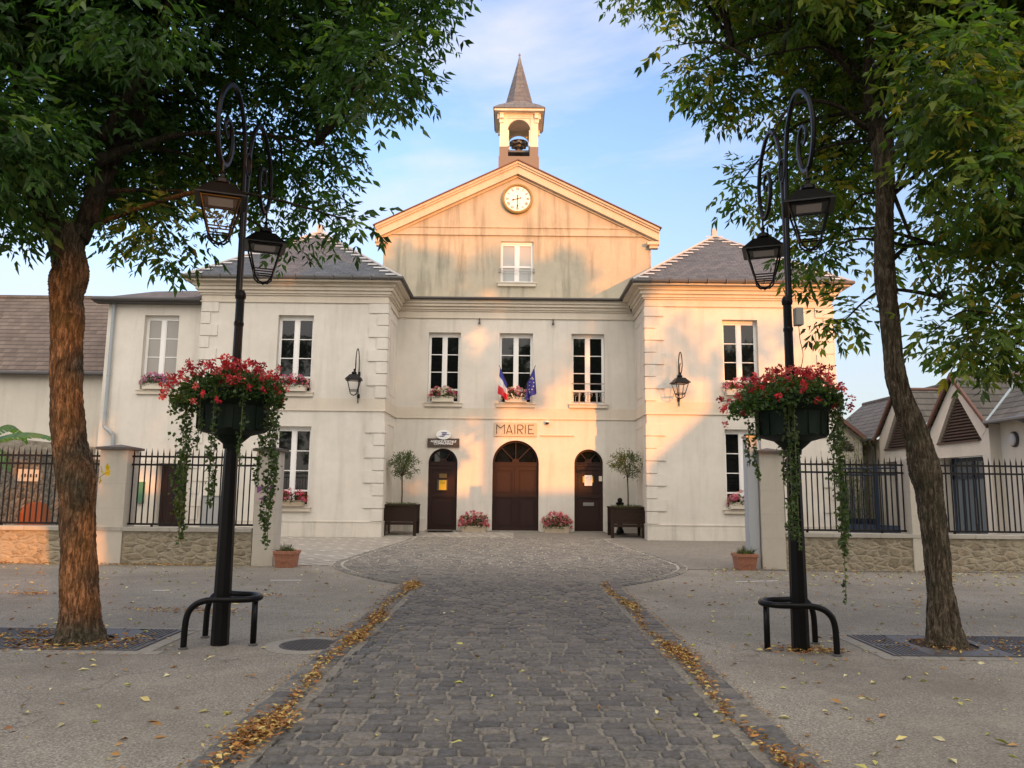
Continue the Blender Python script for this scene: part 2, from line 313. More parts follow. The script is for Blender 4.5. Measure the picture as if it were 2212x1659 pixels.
def asphalt():
    m, nt, b = newmat('asphalt'); v = coords(nt); f = noise(nt, v, 62, 4, .8); sp = nd(nt, 'TexVoronoi', Scale=60.); nt.links.new(v, sp.inputs['Vector'])
    c = ramp(nt, f, [(.34, (.095, .083, .066)), (.5, (.22, .198, .166)), (.64, (.45, .415, .36))])
    big = noise(nt, v, .45, 6, .6, .4); c = mixc(nt, ramp(nt, big, [(.38, g(0)), (.66, g(.6))]), c, (.115, .100, .080))
    md = noise(nt, v, 2.2, 8, .7); c = mixc(nt, ramp(nt, md, [(.5, g(0)), (.72, g(.45))]), c, (.30, .27, .215)); n9 = noise(nt, v, 7, 8, .75); c = mixc(nt, ramp(nt, n9, [(.55, g(0)), (.7, g(.35))]), c, (.10, .088, .07))
    cw = nd(nt, 'TexNoise', Scale=.9, Detail=6); nt.links.new(v, cw.inputs['Vector']); cv = nd(nt, 'VectorMath', operation='MULTIPLY_ADD'); cv.inputs[1].default_value = (1.6,)*3; nt.links.new(cw.outputs[1], cv.inputs[0]); nt.links.new(v, cv.inputs[2]); ck_ = nd(nt, 'TexVoronoi', feature='DISTANCE_TO_EDGE', Scale=.33); nt.links.new(cv.outputs[0], ck_.inputs['Vector']); c = mixc(nt, ramp(nt, ck_.outputs[0], [(.0015, g(.6)), (.004, g(0))]), c, (.05, .045, .038))
    spk = ramp(nt, sp.outputs['Distance'], [(.10, g(.85)), (.22, g(0))]); wn = nd(nt, 'SeparateColor'); nt.links.new(sp.outputs['Color'], wn.inputs[0])
    k = nd(nt, 'Math', operation='MULTIPLY'); nt.links.new(spk, k.inputs[0]); kk = ramp(nt, wn.outputs[0], [(.75, g(0)), (.8, g(1))]); nt.links.new(kk, k.inputs[1])
    c = mixc(nt, k.outputs[0], c, (.42, .39, .34))
    nt.links.new(c, b.inputs[0]); b.inputs['Roughness'].default_value = .9; b.inputs['Specular IOR Level'].default_value = .3
    x = bump(nt, b, f, .6, .006); bump(nt, b, md, .35, .02, x); return m
M['asphalt'] = asphalt()
def stones_mat(name, joint=False):
    m, nt, b = newmat(name); a = nd(nt, 'VertexColor', layer_name='Col'); v = coords(nt); n = noise(nt, v, 30, 10, .78); n2 = noise(nt, v, 1.6, 7, .65)
    c = mixc(nt, ramp(nt, n, [(.40, g(.75)), (.56, g(0))]), a.outputs[0], (.030, .029, .029)); c = mixc(nt, ramp(nt, n, [(.58, g(0)), (.74, g(.55))]), c, (.26, .24, .215)); c = mixc(nt, ramp(nt, n2, [(.45, g(0)), (.70, g(.4))]), c, (.21, .19, .16))
    nt.links.new(c, b.inputs[0]); b.inputs['Roughness'].default_value = .62; b.inputs['Specular IOR Level'].default_value = .45; bump(nt, b, n, .9, .014); return m
M['cobble'] = stones_mat('cobble_stone')
def sandy(name, c1, c2):
    m, nt, b = newmat(name); v = coords(nt); n = noise(nt, v, 30, 8, .7); nt.links.new(ramp(nt, n, [(.35, c1), (.65, c2)]), b.inputs[0]); b.inputs['Roughness'].default_value = .95; bump(nt, b, n, .5, .01); return m
M['joint'] = sandy('sandy_joint', (.10, .09, .075), (.27, .245, .20)); M['joint2'] = sandy('pale_joint', (.26, .235, .195), (.40, .36, .30)); M['concrete'] = sandy('concrete', (.19, .175, .15), (.28, .26, .225))
M['soil'] = sandy('soil', (.03, .022, .015), (.07, .05, .035)); M['terracotta'] = sandy('terracotta', (.30, .115, .065), (.40, .19, .125)); M['troughst'] = sandy('trough_stone', (.34, .26, .18), (.48, .40, .30))
# ------------------------------------------------------------------ ground
def zg(y): return 0 if y < 16.2 else (y-16.2)/8.8*.03 if y < 25 else .03+(y-25)/2.4*.115 if y < 27.4 else .145
mb = MB(); ys = [-400, -60, -10, 0, 4, 8, 12, 16.25, 60, 500, 1500]
for a, b_ in zip(ys[:-1], ys[1:]): mb.quad((-900, a, -.012), (900, a, -.012), (900, b_, -.012), (-900, b_, -.012))
tag(build('ground', mb, M['asphalt']), kind='structure')
def strip(name, mat, xl, xr, y0, y1, dz, steps=24):
    mb = MB()
    for i in range(steps):
        a = y0+(y1-y0)*i/steps; b_ = y0+(y1-y0)*(i+1)/steps; mb.quad((xl, a, zg(a)+dz), (xr, a, zg(a)+dz), (xr, b_, zg(b_)+dz), (xl, b_, zg(b_)+dz))
    return tag(build(name, mb, mat), kind='structure')
strip('court_paving', M['paver'], -14, .1, 16.25, 27.6, -.004)
strip('court_pavement', M['paver2'], .1, 16, 16.25, 27.6, -.004)
def stone_field(name, rows, mat, cols, wts, blend=None):            # rows: list of (x0,x1,y0,y1,col lists) stones
    Vv = []; Ff = []; Cc = []; k = 0
    for (x0, x1, y0, y1, h) in rows:
        gx, gy = .009, .005; jx = rng.uniform(-.008, .008, 4)*np.array([1, 1, .6, .6])
        x0_, x1_, y0_, y1_ = x0+gx+jx[0], x1-gx+jx[1], y0+gy+jx[2], y1-gy+jx[3]
        c = min(.3*(x1_-x0_), .3*(y1_-y0_), .014+rng.uniform(0, .014)); z = zg((y0+y1)/2)+h+rng.uniform(-.004, .004); t1, t2 = rng.uniform(-.035, .035, 2)
        ring = [(x0_+c, y0_), (x1_-c, y0_), (x1_, y0_+c), (x1_, y1_-c), (x1_-c, y1_), (x0_+c, y1_), (x0_, y1_-c), (x0_, y0_+c)]
        cx, cy = (x0_+x1_)/2, (y0_+y1_)/2; ins = .85+rng.uniform(-.05, .04); rj = rng.uniform(-.006, .006, (8, 2))
        tz = lambda x, y: z+(x-cx)*t1+(y-cy)*t2
        vs = [(x+rj[i][0], y+rj[i][1], z-.030) for i, (x, y) in enumerate(ring)]
        vs += [(cx+(x-cx)*.95+rj[i][0], cy+(y-cy)*.93+rj[i][1], tz(x, y)-.007) for i, (x, y) in enumerate(ring)]
        vs += [(cx+(x-cx)*ins+rng.uniform(-.006, .006), cy+(y-cy)*ins*.95, tz(x, y)+rng.uniform(-.001, .003)) for x, y in ring]
        vs += [(cx, cy, z+rng.uniform(0, .004))]
        Vv += vs
        for i in range(8):
            j = (i+1) % 8
            Ff += [(k+i, k+j, k+8+j), (k+i, k+8+j, k+8+i), (k+8+i, k+8+j, k+16+j), (k+8+i, k+16+j, k+16+i), (k+16+i, k+16+j, k+24)]
        cc = np.array(cols[rng.choice(len(cols), p=wts)])
        if blend is not None: t = min(1, max(0, (y0-13.2)/4.2))+rng.uniform(-.15, .15); cc = cc*t+np.array(blend[rng.integers(len(blend))])*(1-t)
        cc = cc*(1+rng.uniform(-.16, .16)); Cc += [cc*(1 if blend is None else 1)]*25; k += 25
    o = np_mesh(name, Vv, Ff, np.clip(np.array(Cc), 0, 1), mat, None, True); return tag(o, kind='structure')
ROADC = [(.118, .112, .104), (.145, .135, .119), (.096, .094, .093), (.18, .162, .138)]
rows = []; y = .6
while y < 13.4:
    rh = rng.uniform(.125, .16); x = -1.48+rng.uniform(-.2, 0)
    while x < 1.5:
        sw = rng.uniform(.13, .24); x1 = min(x+sw, 1.5) if 1.5-(x+sw) > .08 else 1.5
        rows.append((max(x, -1.48), x1, y+.012*math.sin(x*2+y*3), y+rh+.012*math.sin(x*2+y*3), .007)); x = x1
    y += rh
stone_field('cobbled_road', rows, M['cobble'], ROADC, [.36, .3, .2, .14])
rows = []
for sgn in (-1, 1):                                       # gutter course of longer setts either side
    y = .6
    while y < 13.5:
        l = rng.uniform(.14, .2); xa, xb = sorted((sgn*1.56, sgn*1.84)); rows.append((xa, xb, y, y+l, .009)); y += l
stone_field('kerb_setts', rows, M['cobble'], ROADC, [.2, .35, .15, .3])
strip('road_bed', M['joint'], -1.86, 1.86, .2, 13.6, -.0075, 4)
# cobbled forecourt widening towards the doors
def fan_half(y): return 1.84+(3.75-1.84)*math.sin(min(1, max(0, (y-13.3)/3.9))*math.pi/2)**.9 if y < 17.4 else 3.75-(y-17.4)*.085 if y < 24 else 3.19
rows = []; y = 13.42
while y < 25.2:
    rh = rng.uniform(.13, .165); hw = fan_half(y)-.16; x = -hw
    while x < hw-.05:
        sw = rng.uniform(.16, .26); x1 = min(x+sw, hw)
        if x1-x > .06: rows.append((x+.003, x1-.003, y+.02*math.sin(x*1.4), y+rh+.02*math.sin(x*1.4), .010))
        x = x1
    y += rh
for sgn in (-1, 1):
    y = 13.4
    while y < 25.0:
        hw = fan_half(y+.08); l = .17; xa, xb = sorted((sgn*(hw-.13), sgn*(hw+.02))); rows.append((xa, xb, y, y+l, .011)); y += l
stone_field('forecourt_cobbles', rows, M['cobble'], [(.25, .225, .19), (.31, .28, .235), (.19, .175, .16)], [.45, .3, .25], ROADC)
mb = MB()
yy = [13.3+i*.3 for i in range(41)]
for a, b_ in zip(yy[:-1], yy[1:]):
    ha, hb = fan_half(a)+.04, fan_half(b_)+.04; mb.quad((-ha, a, zg(a)-.0015), (ha, a, zg(a)-.0015), (hb, b_, zg(b_)-.0015), (-hb, b_, zg(b_)-.0015))
def joint_blend():
    m, nt, b = newmat('forecourt_joint'); v = coords(nt); n = noise(nt, v, 30, 8, .7); sp = nd(nt, 'SeparateXYZ'); nt.links.new(v, sp.inputs[0]); mr = nd(nt, 'MapRange'); mr.inputs['From Min'].default_value = 13.4; mr.inputs['From Max'].default_value = 17.5; nt.links.new(sp.outputs[1], mr.inputs['Value'])
    nt.links.new(mixc(nt, mr.outputs[0], ramp(nt, n, [(.35, (.075, .067, .057)), (.65, (.17, .155, .13))]), ramp(nt, n, [(.35, (.36, .33, .275)), (.65, (.52, .48, .41))])), b.inputs[0]); b.inputs['Roughness'].default_value = .95; return m
tag(build('forecourt_bed', mb, joint_blend()), kind='structure')
for i, (a, b_) in enumerate([((-4.15, 13.66), (-3.62, 13.71)), ((4.05, 14.15), (4.9, 14.4)), ((-9.6, 13.4), (-8.75, 13.35)), ((9.3, 13.9), (10.3, 14.0)), ((-5.5, 12.2), (-5.25, 12.2))]):
    mb = MB(); mb.quad((a[0], a[1]-.035, -.008), (b_[0], b_[1]-.035, -.008), (b_[0], b_[1]+.035, -.008), (a[0], a[1]+.035, -.008))
    tag(build('road_marking', mb, M['roadpaint']), kind='structure')
# ------------------------------------------------------------------ building parts
def panel(mb, x0, x1, z0, z1, Y, holes, dep=.22):          # wall face at Y with openings (x0,x1,z0,z1,arched)
    xs = sorted({x0, x1, *[h[0] for h in holes], *[h[1] for h in holes]}); zs = sorted({z0, z1, *[h[2] for h in holes], *[h[3] for h in holes]})
    for xa, xb in zip(xs[:-1], xs[1:]):
        for za, zb in zip(zs[:-1], zs[1:]):
            cx, cz = (xa+xb)/2, (za+zb)/2
            if not any(h[0] < cx < h[1] and h[2] < cz < h[3] for h in holes): mb.quad((xa, Y, za), (xb, Y, za), (xb, Y, zb), (xa, Y, zb))
    for a, b, c, d, arch in holes:
        yb = Y+dep
        if not arch:
            mb.quad((a, Y, c), (a, yb, c), (a, yb, d), (a, Y, d)); mb.quad((b, yb, c), (b, Y, c), (b, Y, d), (b, yb, d))
            mb.quad((a, Y, d), (a, yb, d), (b, yb, d), (b, Y, d)); mb.quad((a, yb, c), (a, Y, c), (b, Y, c), (b, yb, c))
        else:
            r = (b-a)/2; cx = (a+b)/2; sp = d-r; n = 24
            mb.quad((a, Y, c), (a, yb, c), (a, yb, sp), (a, Y, sp)); mb.quad((b, yb, c), (b, Y, c), (b, Y, sp), (b, yb, sp))
            pts = [(cx-r*math.cos(math.pi*i/n), sp+r*math.sin(math.pi*i/n)) for i in range(n+1)]
            for i in range(n):
                (xa, za), (xb, zb) = pts[i], pts[i+1]
                mb.quad((xa, Y, za), (xa, yb, za), (xb, yb, zb), (xb, Y, zb)); mb.quad((xa, Y, za), (xb, Y, zb), (xb, Y, d), (xa, Y, d))
def window(par, x0, x1, z0, z1, Y, rows=3, low=.42, sill=True, rail=False, glass='glass', dep=.2, name='window', label=None):
    F = MB(); y = Y+dep; fw = .055; cx = (x0+x1)/2; top = z1-.09
    F.box(x0, x1, y-.02, y+.05, top, z1)                                   # head box
    F.box(x0, x0+fw, y, y+.05, z0, top); F.box(x1-fw, x1, y, y+.05, z0, top)
    F.box(x0+fw, x1-fw, y, y+.05, top-fw, top); F.box(x0+fw, x1-fw, y, y+.05, z0, z0+.07)
    F.box(cx-.062, cx+.062, y-.012, y+.05, z0+.07, top-fw)
    za = z0+.07; zb = top-fw; zl = za+low if low else za
    bars = ([zl] if low else [])+[zl+(zb-zl)*i/rows for i in range(1, rows)]
    for a, b in ((x0+fw, cx-.062), (cx+.062, x1-fw)):
        F.box(a, a+.03, y+.004, y+.045, za, zb); F.box(b-.03, b, y+.004, y+.045, za, zb)
        for q in bars: F.box(a+.03, b-.03, y+.006, y+.04, q-(.03 if q == zl and low else .014), q+(.03 if q == zl and low else .014))
    o = build(name, F, M['frame'], par); 
    if label: o['label'] = label
    G = MB(); n = 0
    tz = rng.uniform(-.004, .004)
    for a, b in ((x0+fw+.03, cx-.092), (cx+.092, x1-fw-.03)):
        t = rng.uniform(-.006, .006); G.quad((a, y+.028, za), (b, y+.028+t, za), (b, y+.028+t+tz, zb), (a, y+.028+tz, zb))
    build('pane', G, M[glass], o)
    if sill:
        s = MB(); s.box(x0-.09, x1+.09, Y-.085, Y+.004, z0-.15, z0-.035); s.box(x0-.11, x1+.11, Y-.11, Y+.004, z0-.035, z0-.004); s.box(x0, x1, Y+.004, y, z0-.03, z0-.002)
        build('sill', s, M['trim'], o)
    if rail:
        r = MB(); ry = Y+.03; zt = z0+.72; r.box(x0, x1, ry-.015, ry+.015, zt, zt+.03); r.box(x0, x1, ry-.012, ry+.012, zt-.30, zt-.275); r.box(x0, x1, ry-.012, ry+.012, z0+.06, z0+.08)
        for sx in (x0+.28, x1-.28): r.box(sx-.025, sx+.025, ry-.02, ry+.0, z0-.02, zt-.28)
        for k in range(6):
            c = x0+.1+(x1-x0-.2)*k/5; zc = zt-.37; rr = .05
            r.tube([(c+rr*math.cos(a)*(1-a/9), ry, zc+rr*math.sin(a)*(1-a/9)) for a in [i*.5*(1 if k < 3 else 1) for i in range(15)]], .007, 5)
        for k in range(9): c = x0+.05+(x1-x0-.1)*k/8; r.tube([(c, ry, zt-.28), (c+.02, ry, zt-.40), (c-.02, ry, zt-.46)], .006, 5)
        for k in range(2): c = (x0+.14, x1-.14)[k]; r.tube([(c, ry, z0+.08), (c, ry, zt-.42)], .007, 5)
        r.tube([(cx+.09*math.sin(a), ry, zt-.47+.13*math.cos(a)) for a in [i*.45 for i in range(15)]], .008, 5); r.box(cx-.02, cx+.02, ry-.01, ry+.01, z0+.08, zt-.3)
        build('railing', r, M['greyrail'], o)
    return o
M['greyrail'] = P_('grey_rail_paint', (.30, .28, .26), .6)
def rect(mb, x0, x1, z0, z1, y0, y1, w_): mb.box(x0, x1, y0, y1, z0, z0+w_); mb.box(x0, x1, y0, y1, z1-w_, z1); mb.box(x0, x0+w_, y0, y1, z0+w_, z1-w_); mb.box(x1-w_, x1, y0, y1, z0+w_, z1-w_)
YC, YW = 27.4, 25.1
TH = thing('town_hall', 'cream town hall with pediment, clock and small bell tower above three arched doors', 'town hall', (.12, YC, 0))
# --- centre block
winC = [(-3.03, -1.88, 4.66, 7.22), (-.47, .74, 4.66, 7.22), (2.14, 3.33, 4.66, 7.22)]
doors = [(-2.94, -1.90, .10, 3.02), (-.66, .98, .10, 3.33), (2.24, 3.26, .10, 3.04)]
mb = MB(); panel(mb, -4.17, 4.42, .05, 8.35, YC, [(*w_, False) for w_ in winC]+[(*d, True) for d in doors])
build('centre_wall', mb, M['facade'], TH)
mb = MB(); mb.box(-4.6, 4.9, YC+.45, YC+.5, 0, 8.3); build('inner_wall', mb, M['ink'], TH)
winA = (-.47, .74, 9.12, 10.68)
mb = MB(); YA = YC+.06; panel(mb, -4.80, 5.07, 8.45, 10.96, YA, [(*winA, False)], .14)
mb.quad((-4.80, 37, 7), (-4.80, YA, 7), (-4.80, YA, 11.2), (-4.80, 37, 11.2)); mb.quad((5.07, YA, 7), (5.07, 37, 7), (5.07, 37, 11.2), (5.07, YA, 11.2)); mb.quad((-4.8, 37, 7), (5.07, 37, 7), (5.07, 37, 11.2), (-4.8, 37, 11.2))
AX = .135; APZ = 13.70; EZ = 11.16; SL = (APZ-EZ)/(5.17+.05)
mb.add([(-4.80, YA, 11.20), (5.07, YA, 11.20), (AX, YA, APZ-.5)], [(0, 1, 2)]); mb.quad((-4.8, YA, 10.96), (5.07, YA, 10.96), (5.07, YA, 11.2), (-4.8, YA, 11.2))
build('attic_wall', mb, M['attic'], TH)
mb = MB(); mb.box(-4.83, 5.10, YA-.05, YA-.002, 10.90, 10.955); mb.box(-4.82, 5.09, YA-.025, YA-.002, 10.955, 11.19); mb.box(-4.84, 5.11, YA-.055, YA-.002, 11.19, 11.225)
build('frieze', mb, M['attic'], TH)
mb = MB()
for s_ in (-1, 1):                                         # raking cornices, three steps
    xe = AX+s_*5.22
    for (o0, o1, pr) in ((.0, -.09, .30), (-.09, -.17, .25), (-.17, -.46, .20), (-.46, -.54, .06)):
        poly = [(AX, APZ+o0), (xe, EZ+o0), (xe, EZ+o1), (AX, APZ+o1)]
        mb.prism(poly if s_ > 0 else poly[::-1], YA-pr, YA-.001)
    mb.box(min(xe, xe-s_*.45), max(xe, xe-s_*.45), YA-.26, YA-.001, EZ-.62, EZ-.50); mb.box(min(xe-s_*.04, xe-s_*.36), max(xe-s_*.04, xe-s_*.36), YA-.2, YA-.001, EZ-.74, EZ-.62)
build('raking_cornice', mb, M['trim2'] if 'trim2' in M else M['attic'], TH)
mb = MB()
for s_ in (-1, 1):
    xe = AX+s_*5.30; mb.quad((AX, YA-.34, APZ+.04), (xe, YA-.34, EZ+.0), (xe, 37, EZ+.0), (AX, 37, APZ+.04)); mb.prism([(AX, APZ+.045), (xe, EZ+.005), (xe, EZ-.03), (AX, APZ+.003)][::s_], YA-.35, YA-.301)
build('attic_roof', mb, M['brownedge'], TH)
# cornice and string course of the centre block
mb = MB()
for z0, z1, pr in ((7.74, 7.79, .05), (7.79, 8.0, .025), (8.0, 8.06, .07), (8.06, 8.16, .12), (8.16, 8.26, .20), (8.26, 8.36, .26), (8.36, 8.40, .29)): mb.box(-4.16+.001, 4.41, YC-pr, YC+.05, z0+.001, z1)
mb.box(-4.16, 4.41, YC-.30, YC+.06, 8.40, 8.44)
mb.box(-4.16, -3.16, YC-.022, YC-.001, 4.12, 4.48); mb.box(-1.75, -.6, YC-.022, YC-.001, 4.12, 4.48); mb.box(.87, 2.0, YC-.022, YC-.001, 4.12, 4.48); mb.box(3.47, 4.41, YC-.022, YC-.001, 4.12, 4.48)
for a, b_ in ((-3.16, -1.75), (-.6, .87), (2.0, 3.47)): mb.box(a, b_, YC-.021, YC-.001, 4.12, 4.44)
mb.box(-4.16, 4.41, YC-.04, YC-.001, 4.085, 4.12)
build('centre_cornice', mb, M['trim'], TH)
mb = MB()
for a, b_ in ((-4.16, -2.98), (-1.86, -.70), (1.02, 2.20), (3.30, 4.41)): mb = MB(); mb.box(a, b_, YC-.04, YC-.001, .06, .5195); mb.box(a, b_, YC-.055, YC-.001, .52, .56); build('plinth', mb, M['plinth'], TH)
mb = MB(); mb.box(-4.1, 4.4, YC-.36, YC-.28, 8.37, 8.41); mb.tube([(-4.1, YC-.36, 8.42), (4.4, YC-.36, 8.42)], .045, 8)
build('centre_gutter', mb, M['zincdark'], TH)
for w_ in winC[:2]: window(TH, *w_, YC)
window(TH, *winC[2], YC, rail=True)
wa = window(TH, *winA, YA, rows=1, low=.55, glass='atticgl', dep=.10, label='small two leaf attic window under the clock')
r = MB()
for z in (9.55, 9.62): r.tube([(-.50, YA-.05, z), (.77, YA-.05, z)], .012, 6)
for x in (-.30, .57): r.tube([(x, YA-.05, 9.1), (x, YA-.05, 9.55)], .009, 5)
r.box(-.52, -.44, YA-.05, YA, 9.5, 9.65); r.box(.71, .79, YA-.05, YA, 9.5, 9.65)
build('window_bar', r, M['greyrail'], wa)
# doors
def door(d, dbl, label):
    x0, x1, z0, z1 = d; y = YC+.15; cx = (x0+x1)/2; r_ = (x1-x0)/2; sp = z1-r_; F = MB(); z0 = .17; zt = sp-.02
    F.box(x0, x1, y+.02, y+.08, z0, zt-.06)                              # leaf
    F.box(x0, x1, y-.03, y+.06, zt-.06, zt+.05); F.box(x0, x1, y-.045, y+.06, zt+.05, zt+.075)       # transom
    F.box(x0, x1, y-.02, y+.02, z0, z0+.09)
    leaves_ = ((x0, cx-.005), (cx+.005, x1)) if dbl else ((x0, x1),)
    for a, b_ in leaves_:
        F.box(a, a+.11, y-.002, y+.02, z0+.09, zt-.06); F.box(b_-.11, b_, y-.002, y+.02, z0+.09, zt-.06)
        zm = z0+(zt-z0)*.52; F.box(a+.11, b_-.11, y-.002, y+.02, zm-.05, zm+.09); F.box(a+.11, b_-.11, y-.002, y+.02, zt-.20, zt-.06); F.box(a+.11, b_-.11, y-.002, y+.02, z0+.09, z0+.13)
        for za, zb in ((z0+.16, zm-.08), (zm+.12, zt-.23)): rect(F, a+.14, b_-.14, za, zb, y+.004, y+.019, .022)
    if dbl: F.box(cx-.03, cx+.03, y-.022, y-.001, z0+.09, zt-.06)
    o = build('door', F, M['doorp'], TH); o['label'] = label
    A = MB(); n = 20
    for i in range(n):
        a0, a1 = math.pi*i/n, math.pi*(i+1)/n; q = lambda a, rr: (cx-rr*math.cos(a), sp+rr*math.sin(a))
        A.prism([q(a0, r_), q(a1, r_), q(a1, r_-.07), q(a0, r_-.07)], y-.02, y+.04)
    for a in ([R(48), R(90), R(132)] if dbl else [R(55), R(125)]):
        dx, dz = -math.cos(a), math.sin(a); nx, nz = -dz, dx; w2 = .016
        p0 = (cx+dx*.12, sp+.09+dz*.05); p1 = (cx+dx*(r_-.06), sp+dz*(r_-.06))
        A.prism([(p0[0]+nx*w2, p0[1]+nz*w2), (p1[0]+nx*w2, p1[1]+nz*w2), (p1[0]-nx*w2, p1[1]-nz*w2), (p0[0]-nx*w2, p0[1]-nz*w2)], y-.01, y+.03)
    A.prism([(cx-.13*math.cos(math.pi*i/10), sp+.05+.13*math.sin(math.pi*i/10)) for i in range(11)], y-.012, y+.03)
    build('fanlight_bars', A, M['doorp'], o)
    G = MB(); G.prism([(cx-r_*math.cos(math.pi*i/20), sp+r_*math.sin(math.pi*i/20)) for i in range(21)], y+.045, y+.05); build('fanlight', G, M['glass'], o)
    H = MB(); hx = cx-.05 if dbl else (x1-.07 if x0 < 0 else x0+.07); H.box(hx-.018, hx+.018, y-.03, y-.003, 1.25, 1.36); H.tube([(hx, y-.03, 1.33), (hx, y-.06, 1.33), (hx+.07*(1 if dbl else -1 if x0 < 0 else 1), y-.06, 1.33)], .010, 6); build('handle', H, M['ink'], o)
    return o
dl = door(doors[0], False, 'narrow brown door on the left with a yellow notice'); door(doors[1], True, 'wide double leaf brown door in the middle'); dr = door(doors[2], False, 'narrow brown door on the right with a letter slot')
mb = MB(); mb.box(2.56, 2.94, YC+.125, YC+.147, 1.05, 1.17); mb.box(2.585, 2.915, YC+.118, YC+.126, 1.08, 1.14); build('letter_slot', mb, P_('slot_steel', (.35, .33, .33), .35, .7), dr)
for d in doors: mb = MB(); mb.box(d[0]-.05, d[1]+.05, YC-.12, YC+.2, .12, .168); build('threshold', mb, M['concrete'], TH)
# clock
CKX, CKZ = .135, 12.30
mb = MB(); n = 48
def disc(mb, cx, cz, r, y0, y1, n=48, sx=1): mb.prism([(cx+sx*r*math.cos(2*math.pi*i/n), cz+r*math.sin(2*math.pi*i/n)) for i in range(n)], y0, y1)
disc(mb, CKX, CKZ, .50, YA-.09, YA-.002); ck = build('clock', mb, M['dial'], TH)
mb = MB(); Y0 = YA-.13
for i in range(n):
    a0, a1 = 2*math.pi*i/n, 2*math.pi*(i+1)/n; q = lambda a, r_: (CKX+r_*math.cos(a), CKZ+r_*math.sin(a))
    mb.prism([q(a0, .57), q(a1, .57), q(a1, .485), q(a0, .485)], Y0, YA-.001)
    mb.prism([q(a0, .545), q(a1, .545), q(a1, .51), q(a0, .51)], Y0-.02, Y0)
build('ring', mb, M['gold'], ck)
def bar2(mb, cx, cz, ang, x0, z0, x1, z1, w_, y0, y1):      # a stroke in a frame turned by ang about (cx,cz)
    ca, sa = math.cos(ang), math.sin(ang); tr = lambda x, z: (cx+x*ca-z*sa, cz+x*sa+z*ca)
    dx, dz = x1-x0, z1-z0; l = math.hypot(dx, dz); nx, nz = -dz/l*w_/2, dx/l*w_/2
    mb.prism([tr(x0+nx, z0+nz), tr(x1+nx, z1+nz), tr(x1-nx, z1-nz), tr(x0-nx, z0-nz)], y0, y1)
ROM = ['XII', 'I', 'II', 'III', 'IIII', 'V', 'VI', 'VII', 'VIII', 'IX', 'X', 'XI']
mb = MB()
for h, s_ in enumerate(ROM):
    ang = -2*math.pi*h/12; W = {'I': .022, 'V': .05, 'X': .05}; tot = sum(W[c] for c in s_)+.006*(len(s_)-1); x = -tot/2; za, zb = .33, .43
    for c in s_:
        wd = W[c]; f = (CKX, CKZ, ang); yy_ = (YA-.096, YA-.089)
        if c == 'I': bar2(mb, *f, x+wd/2, za, x+wd/2, zb, .014, *yy_)
        if c == 'V': bar2(mb, *f, x+.006, zb, x+wd/2, za, .014, *yy_); bar2(mb, *f, x+wd-.004, zb, x+wd/2, za, .007, YA-.0975, YA-.0905)
        if c == 'X': bar2(mb, *f, x+.006, zb, x+wd-.006, za, .014, *yy_); bar2(mb, *f, x+wd-.006, zb, x+.006, za, .007, YA-.0975, YA-.0905)
        x += wd+.006
for k in range(60):
    if k % 5 == 0: bar2(mb, CKX, CKZ, -2*math.pi*k/60, 0, .455, 0, .472, .010, YA-.094, YA-.0895)
    else: bar2(mb, CKX, CKZ, -2*math.pi*k/60, 0, .463, 0, .470, .005, YA-.094, YA-.0895)
build('numerals', mb, M['ink'], ck)
for nm, ang, ln, wd, yo in (('hour_hand', -2*math.pi*8.5/12, .25, .034, .105), ('minute_hand', math.pi, .36, .030, .115)):
    mb = MB(); f = (CKX, CKZ, ang); bar2(mb, *f, 0, -.10, 0, ln-.07, wd*.6, YA-yo, YA-yo+.006)
    ca, sa = math.cos(ang), math.sin(ang); tr = lambda x, z: (CKX+x*ca-z*sa, CKZ+x*sa+z*ca)
    mb.prism([tr(-wd, ln-.10), tr(0, ln), tr(wd, ln-.10), tr(0, ln-.13)], YA-yo-.003, YA-yo+.004); mb.prism([tr(-wd*.8, -.12), tr(0, -.06), tr(wd*.8, -.12), tr(0, -.15)], YA-yo-.003, YA-yo+.004)
    disc(mb, CKX, CKZ, .028, YA-yo-.006, YA-yo+.008, 16); build(nm, mb, M['ink'], ck)
